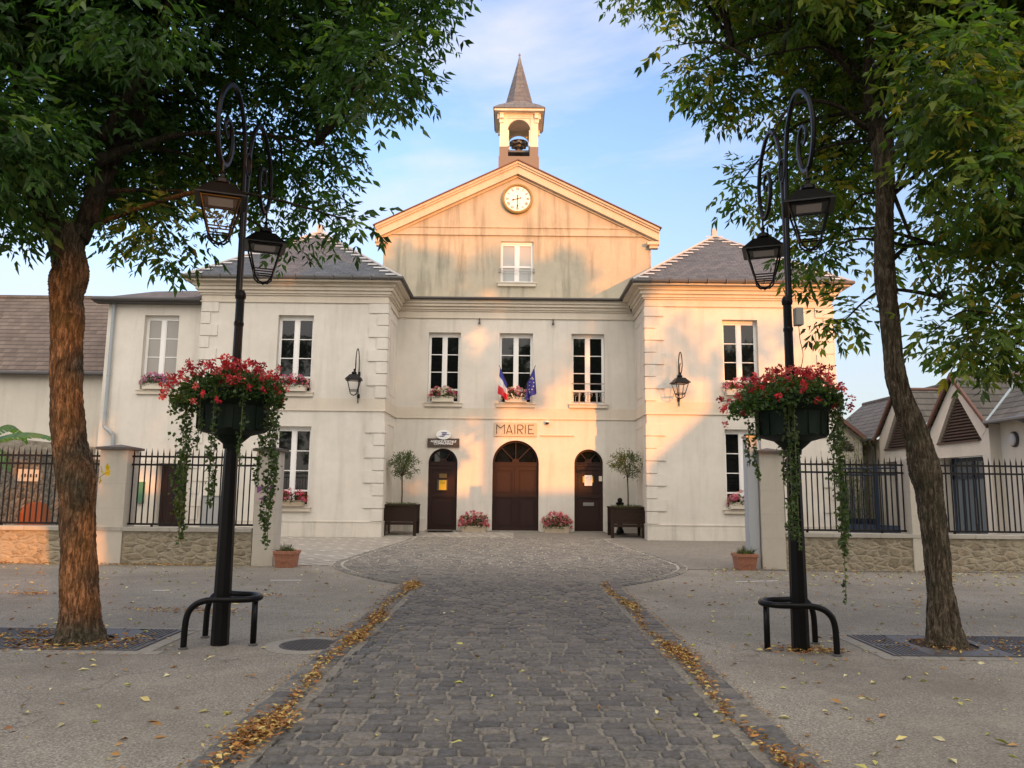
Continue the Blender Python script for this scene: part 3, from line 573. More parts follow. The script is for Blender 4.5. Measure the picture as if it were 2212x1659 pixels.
# bell tower
TY = 28.2; TX = .17; TW = .74
T_ = []
mb = MB(); mb.box(TX-TW-.04, TX+TW+.04, TY-.04, TY+2*TW+.04, 12.9, 14.32)
for sx in (-1, 1):
    for sy in (0, 1):
        x0, x1 = sorted((TX+sx*TW, TX+sx*(TW-.31))); y0 = TY if sy == 0 else TY+2*TW-.31; mb.box(x0-.012, x1+.012, y0-.012, y0+.322, 14.32, 14.72)
tb = build('tower_base', mb, M['bellwood'], TH)
mb = MB()
cyt = TY+TW
for k in range(4):
    Rk = Matrix.Translation((TX, cyt, 0)) @ Matrix.Rotation(k*math.pi/2, 4, 'Z')
    def bx(x0, x1, y0, y1, z0, z1): mb.box(x0, x1, y0, y1, z0, z1, M=Rk)
    bx(-TW, -TW+.30, -TW, -TW+.30, 14.72, 15.98)                       # corner post
    bx(-TW-.012, -TW+.14, -TW-.03, -TW-.001, 15.70, 16.04)             # bracket
    bx(-TW-.012, -TW+.14, -TW-.10, -TW-.031, 15.86, 16.08); bx(TW-.14, TW+.01, -TW-.03, -TW-.001, 15.70, 16.04); bx(TW-.14, TW+.01, -TW-.10, -TW-.031, 15.86, 16.08)
    w2 = TW-.30; sp = 15.42; n = 14
    P0 = [(-w2*math.cos(math.pi*i/n), sp+w2*.98*math.sin(math.pi*i/n)) for i in range(n+1)]
    for i in range(n):
        (xa, za), (xb, zb) = P0[i], P0[i+1]
        v8 = [(xa, -TW+.03, za), (xb, -TW+.03, zb), (xb, -TW+.03, 15.98), (xa, -TW+.03, 15.98), (xa, -TW+.14, za), (xb, -TW+.14, zb), (xb, -TW+.14, 15.98), (xa, -TW+.14, 15.98)]
        mb.add([tuple(Rk @ Vector(p)) for p in v8], [(0, 1, 2, 3), (7, 6, 5, 4), (0, 4, 5, 1)])
    bx(-w2-.02, -w2+.05, -TW+.02, -TW+.13, 14.75, sp); bx(w2-.05, w2+.02, -TW+.02, -TW+.13, 14.75, sp)
    bx(-w2+.0, w2-.0, -TW+.005, -TW+.03, 15.90, 15.975)
for e, z0, z1 in ((.0, 15.98, 16.06), (.06, 16.06, 16.10), (.22, 16.10, 16.19)): mb.box(TX-TW-e, TX+TW+e, TY-e, TY+2*TW+e, z0+.0005, z1)
build('belfry', mb, M['belfry'] if 'belfry' in M else M['trim'], TH)
mb = MB(); e = TW+.24
mb.box(TX-e-.02, TX+e+.02, cyt-e-.02, cyt+e+.02, 16.19, 16.225)
lev = [(e+.02, 16.225, 0), (TW-.02, 16.42, 0), (.60, 16.62, 1), (.50, 16.9, 1), (.12, 18.22, 1), (.035, 18.50, 1)]
def sq(r, z): return [(TX+r*a, cyt+r*b, z) for a, b in ((-.41, -1), (.41, -1), (1, -.41), (1, .41), (.41, 1), (-.41, 1), (-1, .41), (-1, -.41))]
def sqc(r, z): return [(TX+r*a, cyt+r*b, z) for a, b in ((-1, -1), (1, -1), (1, -1), (1, 1), (1, 1), (-1, 1), (-1, 1), (-1, -1))]
rings = [sqc(e+.02, 16.225), sqc(.80, 16.42), sq(.55, 16.70), sq(.10, 18.55), sq(.03, 18.86)]
vs = [p for r_ in rings for p in r_]; fs = [(i*8+j, i*8+(j+1) % 8, (i+1)*8+(j+1) % 8, (i+1)*8+j) for i in range(len(rings)-1) for j in range(8)]
mb.add(vs, fs); build('spire', mb, M['spire'], TH)
mb = MB(); mb.lathe((TX, cyt, 0), [(.115, 18.45), (.12, 18.49), (.03, 18.88), (.035, 18.92), (.05, 18.95), (.02, 19.04)], 8); build('spire_cap', mb, M['zinc'], TH)
# --- wings
def wing(side):
    xa, xb = ((-10.37, -4.17) if side < 0 else (4.42, 10.65)); xin = xb if side < 0 else xa; xout = xa if side < 0 else xb
    wins = [(-7.80, -6.62, 4.70, 7.28), (-7.72, -6.54, .98, 3.57)] if side < 0 else [(6.98, 8.15, 4.72, 7.28), (6.96, 8.14, 1.05, 3.62)]
    mb = MB(); panel(mb, xa, xb, -.05, 8.3, YW, [(*w_, False) for w_ in wins])
    mb.quad((xin, YW, -.05), (xin, YC+.0, -.05), (xin, YC+.0, 8.3), (xin, YW, 8.3)); mb.quad((xin, YC, 7.4), (xin, 34, 7.4), (xin, 34, 8.3), (xin, YC, 8.3))
    mb.quad((xout, YW, -.05), (xout, 34, -.05), (xout, 34, 8.3), (xout, YW, 8.3)); mb.quad((xa, 34, -.05), (xb, 34, -.05), (xb, 34, 8.3), (xa, 34, 8.3))
    build('wing_wall', mb, M['facade'], TH)
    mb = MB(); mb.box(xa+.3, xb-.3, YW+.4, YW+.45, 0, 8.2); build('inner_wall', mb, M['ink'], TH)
    mb = MB()
    def band(z0, z1, pr): mb.box(xa-pr, xb+pr, YW-pr, YW-.001, z0, z1-.0005); (mb.box(xin+.001, xin+pr, YW, YC-.001, z0, z1-.0005) if side < 0 else mb.box(xin-pr, xin-.001, YW, YC-.001, z0, z1-.0005)); (mb.box(xout-pr, xout-.001, YW, 34, z0, z1-.0005) if side < 0 else mb.box(xout+.001, xout+pr, YW, 34, z0, z1-.0005))
    for z0, z1, pr in ((7.70, 7.75, .05), (7.75, 7.94, .02), (7.94, 8.0, .07), (8.0, 8.10, .12), (8.10, 8.22, .19), (8.22, 8.30, .26), (8.30, 8.34, .30), (4.085, 4.12, .04), (4.12, 4.50, .02)): band(z0, z1, pr)
    build('wing_cornice', mb, M['trim'], TH)
    mb = MB(); band(-.04, .50, .03); band(.50, .53, .045); build('wing_plinth', mb, M['plinth'], TH)
    QB = {}; z = .55; k = 0                                             # corner quoins, one part to each corner and floor
    while z < 7.6:
        h = .378
        if z < 4.08 and z+h > 4.07: z = 4.535
        wd = .60 if k % 2 else .32; ws = .40 if k % 2 else .24
        for xc, sg, both in ((xin, -side, True), (xout, side, False)):
            mb = QB.setdefault((both, z > 4.3), MB()); w_ = wd if both else wd*.95; x0, x1 = sorted((xc, xc-sg*w_)); z1 = min(z+h, 7.69)
            mb.box(x0, x1, YW-.038, YW-.001, z, z1)
            if both or side > 0: x0, x1 = sorted((xc+sg*.001, xc+sg*.038)); mb.box(x0, x1, YW-.038, YW+ws, z, z1)
        z += .405; k += 1
    for mb in QB.values(): build('quoins', mb, M['facade'], TH)
    mb = MB()                                                             # sunk panels of the return wall
    for z0, z1 in ((4.75, 7.35), (.95, 3.75)):
        x0, x1 = sorted((xin, xin+(.012 if side < 0 else -.012))); y0, y1 = YW+.75, YC-.35
        mb.box(x0, x1, y0, y1, z1-.03, z1); mb.box(x0, x1, y0, y1, z0, z0+.03); mb.box(x0, x1, y0, y0+.03, z0+.03, z1-.03); mb.box(x0, x1, y1-.03, y1, z0+.03, z1-.03)
    build('return_panel', mb, M['trim'], TH)
    for i, w_ in enumerate(wins): window(TH, *w_, YW, rows=3, low=.44)
    ov = .50; ex0, ex1, ey0, ey1 = xa-ov, xb+ov, YW-ov, 35.0; cx = (xa+xb)/2+.05*side; hw = (ex1-ex0)/2; az = 11.15; ez = 8.46; ay = ey0+3.45; by = ey1-3.4
    A_, B_ = (cx, ay, az), (cx, by, az); mb = MB()
    c1, c2, c3, c4 = (ex0, ey0, ez), (ex1, ey0, ez), (ex1, ey1, ez), (ex0, ey1, ez)
    mb.add([c1, c2, A_], [(0, 1, 2)]); mb.add([c2, c3, B_, A_], [(0, 1, 2, 3)]); mb.add([c4, c1, A_, B_], [(0, 1, 2, 3)]); mb.add([c3, c4, B_], [(0, 1, 2)])
    build('wing_roof', mb, M['slate'], TH)
    mb = MB(); mb.box(ex0+.03, ex1-.03, ey0+.03, ey0+.10, 8.34, 8.455); mb.box(ex0+.03, ex0+.10, ey0+.1, ey1, 8.34, 8.455); mb.box(ex1-.10, ex1-.03, ey0+.1, ey1, 8.34, 8.455)
    mb.quad((ex0+.03, ey0+.03, 8.345), (ex1-.03, ey0+.03, 8.345), (ex1-.03, YW, 8.345), (ex0+.03, YW, 8.345)); mb.quad((ex0+.03, YW, 8.345), (xa+.001, YW, 8.345), (xa, ey1, 8.345), (ex0+.03, ey1, 8.345)); mb.quad((xb, YW, 8.345), (ex1-.03, YW, 8.345), (ex1-.03, ey1, 8.345), (xb, ey1, 8.345))
    build('soffit', mb, M['trim'], TH)
    mb = MB(); gr = .065
    mb.tube([(ex0-.03, 34, 8.45), (ex0-.03, ey0-.03, 8.45), (ex1+.03, ey0-.03, 8.45), (ex1+.03, 34, 8.45)], gr, 10)
    for x in np.arange(ex0, ex1, .62): mb.box(x-.012, x+.012, ey0-.10, ey0+.02, 8.38, 8.52)
    build('wing_gutter', mb, M['zincdark'], TH)
    mb = MB(); n_ = 15                                                    # zinc hips with stepped soakers
    for cnr in (c1, c2):
        a, b_ = Vector(cnr)+Vector((0, 0, .03)), Vector(A_)+Vector((0, 0, .03)); mb.tube([a, b_], .045, 6)
        sg = 1 if cnr is c1 else -1
        for i in range(n_):
            t = (i+.6)/n_; p = a.lerp(b_, t); nrm_ = Vector((0, -(az-ez), 3.45)).normalized(); up = Vector((0, 3.45, az-ez)).normalized(); l = .42
            q = p+nrm_*.012; q.z -= .01; mb.quad(q, q+Vector((sg*l, 0, 0)), q+Vector((sg*l, 0, 0))+up*.11, q+up*.11+Vector((sg*.02, 0, 0)))
    mb.tube([A_, B_], .05, 6); mb.box(cx-.09, cx+.09, ay-.09, ay+.09, az-.05, az+.28)
    build('hip_flashing', mb, P_('pale_zinc', (.42, .40, .39), .6), TH)
wing(-1); wing(1)
mb = MB()                                                                 # broken gutter elbow where the right wing meets the centre
mb.tube([(4.25, YC-.30, 8.36), (4.28, YC-.24, 8.15), (4.33, YC-.16, 8.02)], [.05, .07, .05], 8); build('gutter_elbow', mb, M['zincdark'], TH)
for x in (-1.20, 1.47): mb = MB(); mb.box(x-.02, x+.02, YC-.09, YC-.03, 7.62, 7.74); mb.lathe((x, YC-.09, 7.52), [(.05, 0), (.04, .05), (.015, .12)], 10); build('spot_lamp', mb, M['zincdark'], TH)
mb = MB(); mb.tube([(1.02, YC-.03, 3.52), (2.22, YC-.03, 3.52)], .022, 6); build('wall_strip', mb, M['cream'], TH)
# --- siren standing in the belfry
T = thing('siren', 'grey mushroom shaped warning siren inside the bell tower arch', 'siren', (TX, cyt, 14.72))
mb = MB(); mb.lathe((TX, cyt, 14.32), [(.10, .0), (.10, .75)], 16); mb.box(TX-.45, TX+.45, cyt-.4, cyt+.4, 14.66, 14.74); build('column', mb, M['siren'], T)
mb = MB(); mb.lathe((TX, cyt, 14.95), [(.12, .0), (.20, .05), (.22, .12), (.30, .14), (.30, .24), (.24, .26)], 20)
for k in range(8): a = k*math.pi/4; mb.box(-.07, .07, -.05, .05, 15.09, 15.19, M=Matrix.Translation((TX+.30*math.cos(a), cyt+.30*math.sin(a), 0)) @ Matrix.Rotation(a, 4, 'Z'))
build('rotor_housing', mb, M['siren'], T)
mb = MB(); mb.lathe((TX, cyt, 15.20), [(.36, .0), (.37, .02), (.25, .08), (.08, .11)], 24); build('hood', mb, M['zincdark'], T)
# ------------------------------------------------------------------ signs, notices, flags
T = thing('town_hall_sign', 'beige stone plaque reading MAIRIE above the wide middle door', 'sign', (.14, YC, 3.7))
mb = MB(); mb.box(-.62, .90, YC-.05, YC-.001, 3.47, 3.97); build('plaque', mb, M['deco'], T, bevel=.008)
mb = MB(); x = -.53; z0, z1 = 3.56, 3.89; y0, y1 = YC-.062, YC-.049; lw = .022
def st(x0_, z0_, x1_, z1_): bar2(mb, 0, 0, 0, x0_, z0_, x1_, z1_, lw, y0+random.uniform(-.001, .001), y1)
st(x, z0, x, z1); st(x, z1-.01, x+.14, z0+.20); st(x+.14, z0+.20, x+.28, z1-.01); st(x+.28, z0, x+.28, z1); x += .35
st(x, z0, x+.10, z1); st(x+.10, z1, x+.21, z0); st(x+.03, z0+.07, x+.18, z0+.07); x += .30
st(x, z0, x, z1); x += .10
st(x, z0, x, z1); st(x, z1-.01, x+.11, z1-.01); st(x, z0+.15, x+.11, z0+.15); st(x+.06, z0+.15, x+.17, z0)
for i in range(8): a0, a1 = math.pi/2-math.pi*i/8, math.pi/2-math.pi*(i+1)/8; c_ = (x+.11, (z1-.01+z0+.15)/2); rr = (z1-.01-z0-.15)/2; st(c_[0]+rr*math.cos(a0), c_[1]+rr*math.sin(a0), c_[0]+rr*math.cos(a1), c_[1]+rr*math.sin(a1))
x += .27; st(x, z0, x, z1); x += .12
st(x, z0, x, z1); st(x, z1-.011, x+.19, z1-.011); st(x, (z0+z1)/2, x+.13, (z0+z1)/2); st(x, z0+.011, x+.19, z0+.011)
build('lettering', mb, M['letter'], T)
def text(name, s_, size, loc, mat, par, ext=.004, shear=0, rotz=0, sx=1, align='CENTER', off=0):
    cu = bpy.data.curves.new(name, 'FONT'); cu.body = s_; cu.size = size; cu.extrude = ext; cu.align_x = align; cu.shear = shear; cu.space_line = .8; cu.offset = off
    o = bpy.data.objects.new(name, cu); S.collection.objects.link(o); dg = bpy.context.evaluated_depsgraph_get(); me = bpy.data.meshes.new_from_object(o.evaluated_get(dg))
    bpy.data.objects.remove(o); Mx = Matrix.Translation(Vector(loc)-Vector(org_of(par))) @ Matrix.Rotation(rotz, 4, 'Z') @ Matrix.Rotation(math.pi/2, 4, 'X') @ Matrix.Scale(sx, 4, (1, 0, 0)); me.transform(Mx)
    me.materials.clear(); return link_mesh(name, me, mat, par)
T = thing('post_office_sign', 'brown board with white lettering and oval bird logo above the left door', 'sign', (-2.42, YC, 3.1))
mb = MB(); mb.box(-2.98, -1.85, YC-.06, YC-.001, 3.06, 3.37); build('board', mb, M['signbrown'], T)
text('lettering', 'AGENCE POSTALE\nCOMMUNALE', .098, (-2.42, YC-.063, 3.235), M['wht'], T, shear=.2, sx=1.12, off=.003)
mb = MB(); disc(mb, -2.41, 3.50, .17, YC-.10, YC-.061, 32, 1.55); disc(mb, -2.41, 3.50, .17, YC-.06, YC-.001, 32, 1.5); ov = build('oval_plate', mb, M['wht'], T)
mb = MB(); lx, lz = -2.41, 3.50
mb.prism([(lx-.10, lz+.085), (lx+.13, lz+.085), (lx+.10, lz+.045), (lx-.04, lz+.045)], YC-.106, YC-.10); mb.prism([(lx-.02, lz+.03), (lx+.235, lz+.012), (lx+.10, lz-.005), (lx-.09, lz-.012)], YC-.106, YC-.10)
mb.prism([(lx-.20, lz-.055), (lx+.06, lz-.02), (lx+.02, lz-.062), (lx-.03, lz-.07)], YC-.106, YC-.10); build('logo', mb, M['logo'], ov)
def flat(name, label, cat, x0, x1, z0, z1, mat, y=YC+.148, th=.012):
    mb = MB(); mb.box(x0, x1, y-th, y, z0, z1); o = build(name, mb, mat); return tag(o, label, cat)
flat('door_plaque', 'small dark brass plaque above the yellow notice', 'plaque', -2.55, -2.28, 1.98, 2.13, M['brass'])
T = thing('notice_holder', 'yellow notice in a clear holder on the left door', 'notice', (-2.42, YC+.14, 1.5)); 
mb = MB(); mb.box(-2.62, -2.25, YC+.12, YC+.147, 1.54, 1.92); build('holder', mb, M['zincdark'], T); mb = MB(); mb.box(-2.55, -2.29, YC+.112, YC+.119, 1.56, 1.90); build('sheet', mb, M['yellow'], T)
mb = MB(); [mb.box(-2.51, -2.33, YC+.108, YC+.1115, 1.84-i*.03, 1.846-i*.03) for i in range(3)]; build('print', mb, M['ink'], T)
T = thing('paper_notice', 'white printed sheet taped over a yellow one on the right door', 'notice', (2.75, YC+.14, 1.8))
mb = MB(); mb.box(2.55, 2.92, YC+.134, YC+.147, 1.87, 2.09); build('backing_sheet', mb, M['yellow'], T)
mb = MB(); mb.box(2.61, 2.88, YC+.124, YC+.131, 1.76, 2.13); build('sheet', mb, M['paper'], T)
mb = MB(); [mb.box(2.64+(.0 if i % 3 else .03), 2.85-.03*(i % 4 == 1), YC+.121, YC+.1235, 2.06-i*.025, 2.066-i*.025) for i in range(11)]; build('print', mb, P_('grey_print', (.3, .3, .34), .6), T)
flat('intercom', 'small cream intercom box on the right edge of the right door', 'intercom', 3.12, 3.23, 1.92, 2.10, M['cream'], YC+.145, .03)
flat('doormat', 'dark doormat lying before the left arched door', 'doormat', -2.85, -2.0, .147, .16, M['ink'], YC-.14, .42)
T = thing('security_camera', 'small dome security camera on wall right of the MAIRIE plaque', 'camera', (1.27, YC, 4.0))
mb = MB(); mb.lathe((1.27, YC-.09, 3.98), [(.085, 0), (.085, .03), (.05, .045)], 16); mb.box(1.22, 1.32, YC-.06, YC-.001, 3.96, 4.03); build('mount', mb, M['wht'], T); mb = MB(); mb.lathe((1.27, YC-.09, 3.90), [(.02, 0), (.05, .02), (.065, .05), (.065, .079)], 16); build('dome', mb, M['ink'], T)
def flag(name, label, hx, tipx, bands, stars):
    T = thing(name, label, 'flag', (hx, YC-.12, 4.62))
    base, tip = Vector((hx, YC-.14, 4.72)), Vector((tipx, YC-.75, 5.92)); sgn = 1 if tipx > hx else -1
    mb = MB(); mb.tube([base, tip], .011, 6); build('pole', mb, M['ink'], T)
    mb = MB(); mb.tube([base, base.lerp(tip, .22)], .022, 8); mb.box(hx-.06, hx+.06, YC-.16, YC-.105, 4.69, 4.73); build('socket', mb, M['wht'], T)
    h0, h1 = base.lerp(tip, .94), base.lerp(tip, .52); nu, nv = 22, 30; mb = MB(); fly = .98; vs = []; cs = []
    P2 = {}
    for i in range(nu+1):
        s_ = i/nu; p0 = h0.lerp(h1, s_)
        for j in range(nv+1):
            t = j/nv; d_ = t*fly
            x = p0.x+sgn*(d_*(.10-.06*s_))+sgn*.035*math.sin(s_*9+1)*t-sgn*.18*(s_-.5)*t*0+sgn*(.28*s_*t*t**.3)*(-.1); x += sgn*(-.05*t)
            y_ = p0.y+.10*t*math.sin(s_*10.5+.8)+.16*t*s_; z = p0.z-d_*(.93-.28*s_)*(1-.0*s_)
            P2[i, j] = (x, y_, z); vs.append((x, y_, z))
    for i in range(nu+1):
        for j in range(nv+1): cs.append(bands(j/nv))
    if stars: fs = [(i*(nv+1)+j, i*(nv+1)+j+1, (i+1)*(nv+1)+j+1, (i+1)*(nv+1)+j) for i in range(nu) for j in range(nv)]; mb.v = vs; mb.f = fs; mb.c = cs
    else:
        for i in range(nu):
            for j in range(nv): mb.add([P2[i, j], P2[i, j+1], P2[i+1, j+1], P2[i+1, j]], [(0, 1, 2, 3)], bands((j+.5)/nv))
    c = build('cloth', mb, M['flag'], T, smooth=True)
    if stars:
        sm = MB()
        for k in range(12):
            a = 2*math.pi*k/12; u, v = .5+.30*math.cos(a), .5+.27*math.sin(a); i, j = int(u*nu), int(v*nv); p = Vector(P2[i, j])
            e1 = (Vector(P2[min(i+1, nu), j])-Vector(P2[i-1, j])).normalized(); e2 = Vector((0, 0, -1)); q = p+Vector((0, -.012, 0)); pts = []
            for m_ in range(10): rr = .034 if m_ % 2 == 0 else .014; b_ = math.pi*m_/5; pts.append(q+Vector((math.sin(b_)*rr, e1.y*math.sin(b_)*rr*.3, math.cos(b_)*rr)))
            sm.add(pts, [tuple(range(10))])
        build('stars', sm, P_('star_yellow', (.75, .66, .35), .7), c)
flag('national_flag', 'blue, white and red flag on the left pole under the middle window', .10, -.46, lambda t: (.04, .05, .32) if t < .34 else (.72, .70, .68) if t < .67 else (.62, .035, .045), False)
flag('star_flag', 'blue flag with ring of stars on the right pole under the middle window', .24, .82, lambda t: (.045, .04, .26), True)
# ------------------------------------------------------------------ flowers
GR = [(.035, .075, .018), (.055, .10, .025), (.075, .115, .035), (.03, .055, .018)]
def rnd_dir(n, up=.3):
    d = rng.normal(size=(n, 3)); d[:, 2] += up; return nrm(d)
def blossoms(name, C, cols, mat, parent, rad=.035, k=16, ps=.022):      # C (n,3) flower-head centres; each head a ball of small petals
    n = len(C); d = rnd_dir(n*k, .4); P = np.repeat(C, k, 0)+d*(rad*rng.uniform(.5, 1, (n*k, 1)))
    col = np.repeat(pick(cols, n, jit=.25), k, 0)*rng.uniform(.8, 1.15, (n*k, 1))
    return leaves(name, P, rng.normal(size=(n*k, 3)), ps*1.3, ps, np.clip(col, 0, 1), mat, parent)
def flower_box(x, z, Y, wd, cols, label, group=None, h=.20, d=.20, mat='cream', fol=(460, .24), heads=78, name='flower_box', spread=(.02, .36)):
    T = thing(name, label, 'flower box', (x, Y-d/2, z), group)
    b_ = MB(); t = .02
    b_.prism([(x-wd/2+.03, z), (x+wd/2-.03, z), (x+wd/2, z+h), (x-wd/2, z+h)], Y-d, Y-d+t); b_.prism([(x-wd/2+.03, z), (x+wd/2-.03, z), (x+wd/2, z+h), (x-wd/2, z+h)], Y-t, Y)
    b_.box(x-wd/2+.01, x-wd/2+.03, Y-d+t, Y-t, z, z+h); b_.box(x+wd/2-.03, x+wd/2-.01, Y-d+t, Y-t, z, z+h); b_.box(x-wd/2+.03, x+wd/2-.03, Y-d+t, Y-t, z+.0, z+h*.75)
    b_.box(x-wd/2-.012, x+wd/2+.012, Y-d-.012, Y-d, z+h-.035, z+h)
    build('trough', b_, M[mat], T)
    n, fh = fol; P = np.stack([rng.uniform(x-wd/2-.02, x+wd/2+.02, n), rng.uniform(Y-d-.07, Y-.01, n), z+h+rng.uniform(-.07, fh, n)], 1)
    Dn = rng.normal(size=(n, 3)); Dn[:, 2] += .4; Dn[:, 1] -= .4; leaves('foliage', P, Dn, rng.uniform(.04, .085, n), rng.uniform(.035, .06, n), pick(GR, n), M['leaf'], T)
    n = heads; X = rng.uniform(-1, 1, n); P = np.stack([x+X*(wd/2+.10), Y-d/2+rng.uniform(-.20, .03, n), z+h+rng.uniform(spread[0], spread[1], n)*(1-.4*X**2)-.10*np.abs(X)**3], 1)
    blossoms('blossoms', P, cols, M['petal'], T, .045, 18, .030); return T
PK = [(.55, .12, .26), (.62, .22, .36), (.48, .05, .16), (.66, .45, .5)]
LI = [(.42, .14, .40), (.50, .22, .46), (.60, .38, .55), (.5, .1, .3)]; RD = [(.50, .03, .06), (.62, .07, .10), (.38, .02, .05)]
flower_box(-2.47, 4.67, YC+.02, .80, PK+[(.7, .6, .55), (.7, .6, .5)], 'cream trough of pink and white geraniums on the upper sill left of the flags', 'flower boxes on the window sills')
flower_box(.14, 4.67, YC+.02, .80, PK+[(.7, .6, .55)], 'cream trough of pink geraniums on the middle sill between the two flags', 'flower boxes on the window sills')
flower_box(-7.21, 4.71, YW+.02, .95, PK, 'trough of bright pink geraniums on the upper sill of the left wing', 'flower boxes on the window sills')
flower_box(-7.10, .99, YW+.02, .95, PK+RD, 'trough of pink geraniums on the ground floor sill of the left wing', 'flower boxes on the window sills', mat='troughst', fol=(320, .22))
flower_box(7.50, 4.73, YW+.02, 1.0, PK+[(.6, .2, .3)], 'trough of pink and red geraniums on the upper sill of the right wing', 'flower boxes on the window sills')
flower_box(7.50, 1.06, YW+.02, .95, PK+[(.62, .35, .42)], 'trough of pink geraniums on the ground floor sill of the right wing', 'flower boxes on the window sills', fol=(300, .2))
flower_box(-1.27, .12, YC-.1, .86, [(.60, .16, .24), (.66, .30, .34), (.45, .06, .12)], 'stone trough of pink begonias on the ground between left and middle doors', 'stone troughs beside the middle door', h=.22, d=.28, mat='troughst', fol=(620, .34), heads=130, name='stone_trough', spread=(.05, .50))
flower_box(1.60, .12, YC-.1, .86, [(.60, .16, .24), (.66, .30, .34), (.45, .06, .12)], 'stone trough of pink begonias on the ground between middle and right doors', 'stone troughs beside the middle door', h=.22, d=.28, mat='troughst', fol=(620, .34), heads=130, name='stone_trough', spread=(.05, .50))
# ------------------------------------------------------------------ lanterns
def lantern_parts(par, c, s, name='lantern', rot=.35, glass=True):      # c: hanging point at the cap top; s scale
    Mx = Matrix.Translation(c) @ Matrix.Rotation(rot, 4, 'Z') @ Matrix.Scale(s, 4)
    tr = lambda p: tuple(Mx @ Vector(p))
    def sqr(r, z): return [tr((r*a, r*b_, z)) for a, b_ in ((-1, -1), (1, -1), (1, 1), (-1, 1))]
    def loft(mb, rings):
        vs = [p for r_ in rings for p in r_]; k = len(rings)
        mb.add(vs, [(i*4+j, i*4+(j+1) % 4, (i+1)*4+(j+1) % 4, (i+1)*4+j) for i in range(k-1) for j in range(4)]+[(3, 2, 1, 0), tuple((k-1)*4+j for j in range(4))])
    mb = MB(); loft(mb, [sqr(.265, -.27), sqr(.262, -.255), sqr(.125, -.10), sqr(.06, -.085)])
    q = MB(); q.lathe((0, 0, 0), [(.06, -.09), (.085, -.06), (.08, -.02), (.05, 0), (.022, .01), (.022, .05), (.035, .06), (.018, .09)], 12); mb.add([tr(p) for p in q.v], q.f)
    o = build(name, mb, M['iron'], par)
    mb = MB(); loft(mb, [sqr(.13, -.272), sqr(.13, -.280)]); build('reflector', mb, M['reflector'], o)
    mb = MB(); top, bot = .205, .115; zt, zb = -.27, -.62
    for a, b_ in ((-1, -1), (1, -1), (1, 1), (-1, 1)):
        mb.tube([tr((top*a, top*b_, zt)), tr((bot*a, bot*b_, zb)), tr((bot*a*.92, bot*b_*.92, zb-.06)), tr((bot*a*.5, bot*b_*.5, zb-.12)), tr((0, 0, zb-.13))], .012*s, 6)
    for r_, z in ((top, zt-.01), (bot, zb), (bot+.01, zb+.03)):
        c4 = [(-r_, -r_, z), (r_, -r_, z), (r_, r_, z), (-r_, r_, z), (-r_, -r_, z)]
        for p, q_ in zip(c4[:-1], c4[1:]): mb.tube([tr(p), tr(q_)], .009*s, 5)
    q = MB(); q.lathe((0, 0, 0), [(.0, zb-.16), (.03, zb-.14), (.02, zb-.12)], 8); mb.add([tr(p) for p in q.v], q.f)
    build('frame', mb, M['iron'], o)
    if glass:
        mb = MB(); A_, B_ = sqr(.195, -.29), sqr(.112, -.60)
        for j in range(4): mb.quad(A_[j], A_[(j+1) % 4], B_[(j+1) % 4], B_[j])
        build('glass', mb, M['lampglass'], o)
    return o
m, nt, b = newmat('lantern_glass'); tr_ = nd(nt, 'BsdfTransparent'); ms = nd(nt, 'MixShader'); ms.inputs[0].default_value = .035; b.inputs['Roughness'].default_value = .05; b.inputs['Base Color'].default_value = (.5, .5, .5, 1)
nt.links.new(tr_.outputs[0], ms.inputs[1]); nt.links.new(b.outputs[0], ms.inputs[2]); nt.links.new(ms.outputs[0], nt.nodes['Material Output'].inputs[0]); M['lampglass'] = m
def wall_lamp(x, label):
    T = thing('wall_lamp', label, 'wall lamp', (x, YW, 4.5), 'wall lamps either side of the entrance front'); yo = YW-.52; zc = 5.58
    mb = MB(); mb.tube([(x+.06, YW-.06, 4.35), (x+.06, YW-.06, 5.6)]+[(x+.06, YW-.34+.28*math.cos(a), 5.62+.48*math.sin(a)) for a in [i*.26 for i in range(0, 13)]]+[(x+.05, YW-.58, 5.45), (x+.03, YW-.5, 5.32), (x+.02, YW-.42, 5.4), (x+.02, YW-.40, 5.6), (x+.03, YW-.46, 5.72)], .016, 8)
    for z in (5.32, 4.58): mb.box(x+.03, x+.09, YW-.07, YW-.001, z-.03, z+.03); mb.box(x+.02, x+.10, YW-.012, YW-.0005, z-.07, z+.07)
    build('bracket', mb, M['iron'], T); lantern_parts(T, (x, yo, 5.32), 1.02, rot=.15)
wall_lamp(-5.10, 'black scrolled wall lantern on the shaded left wing'); wall_lamp(5.42, 'black scrolled wall lantern on the sunlit right wing')
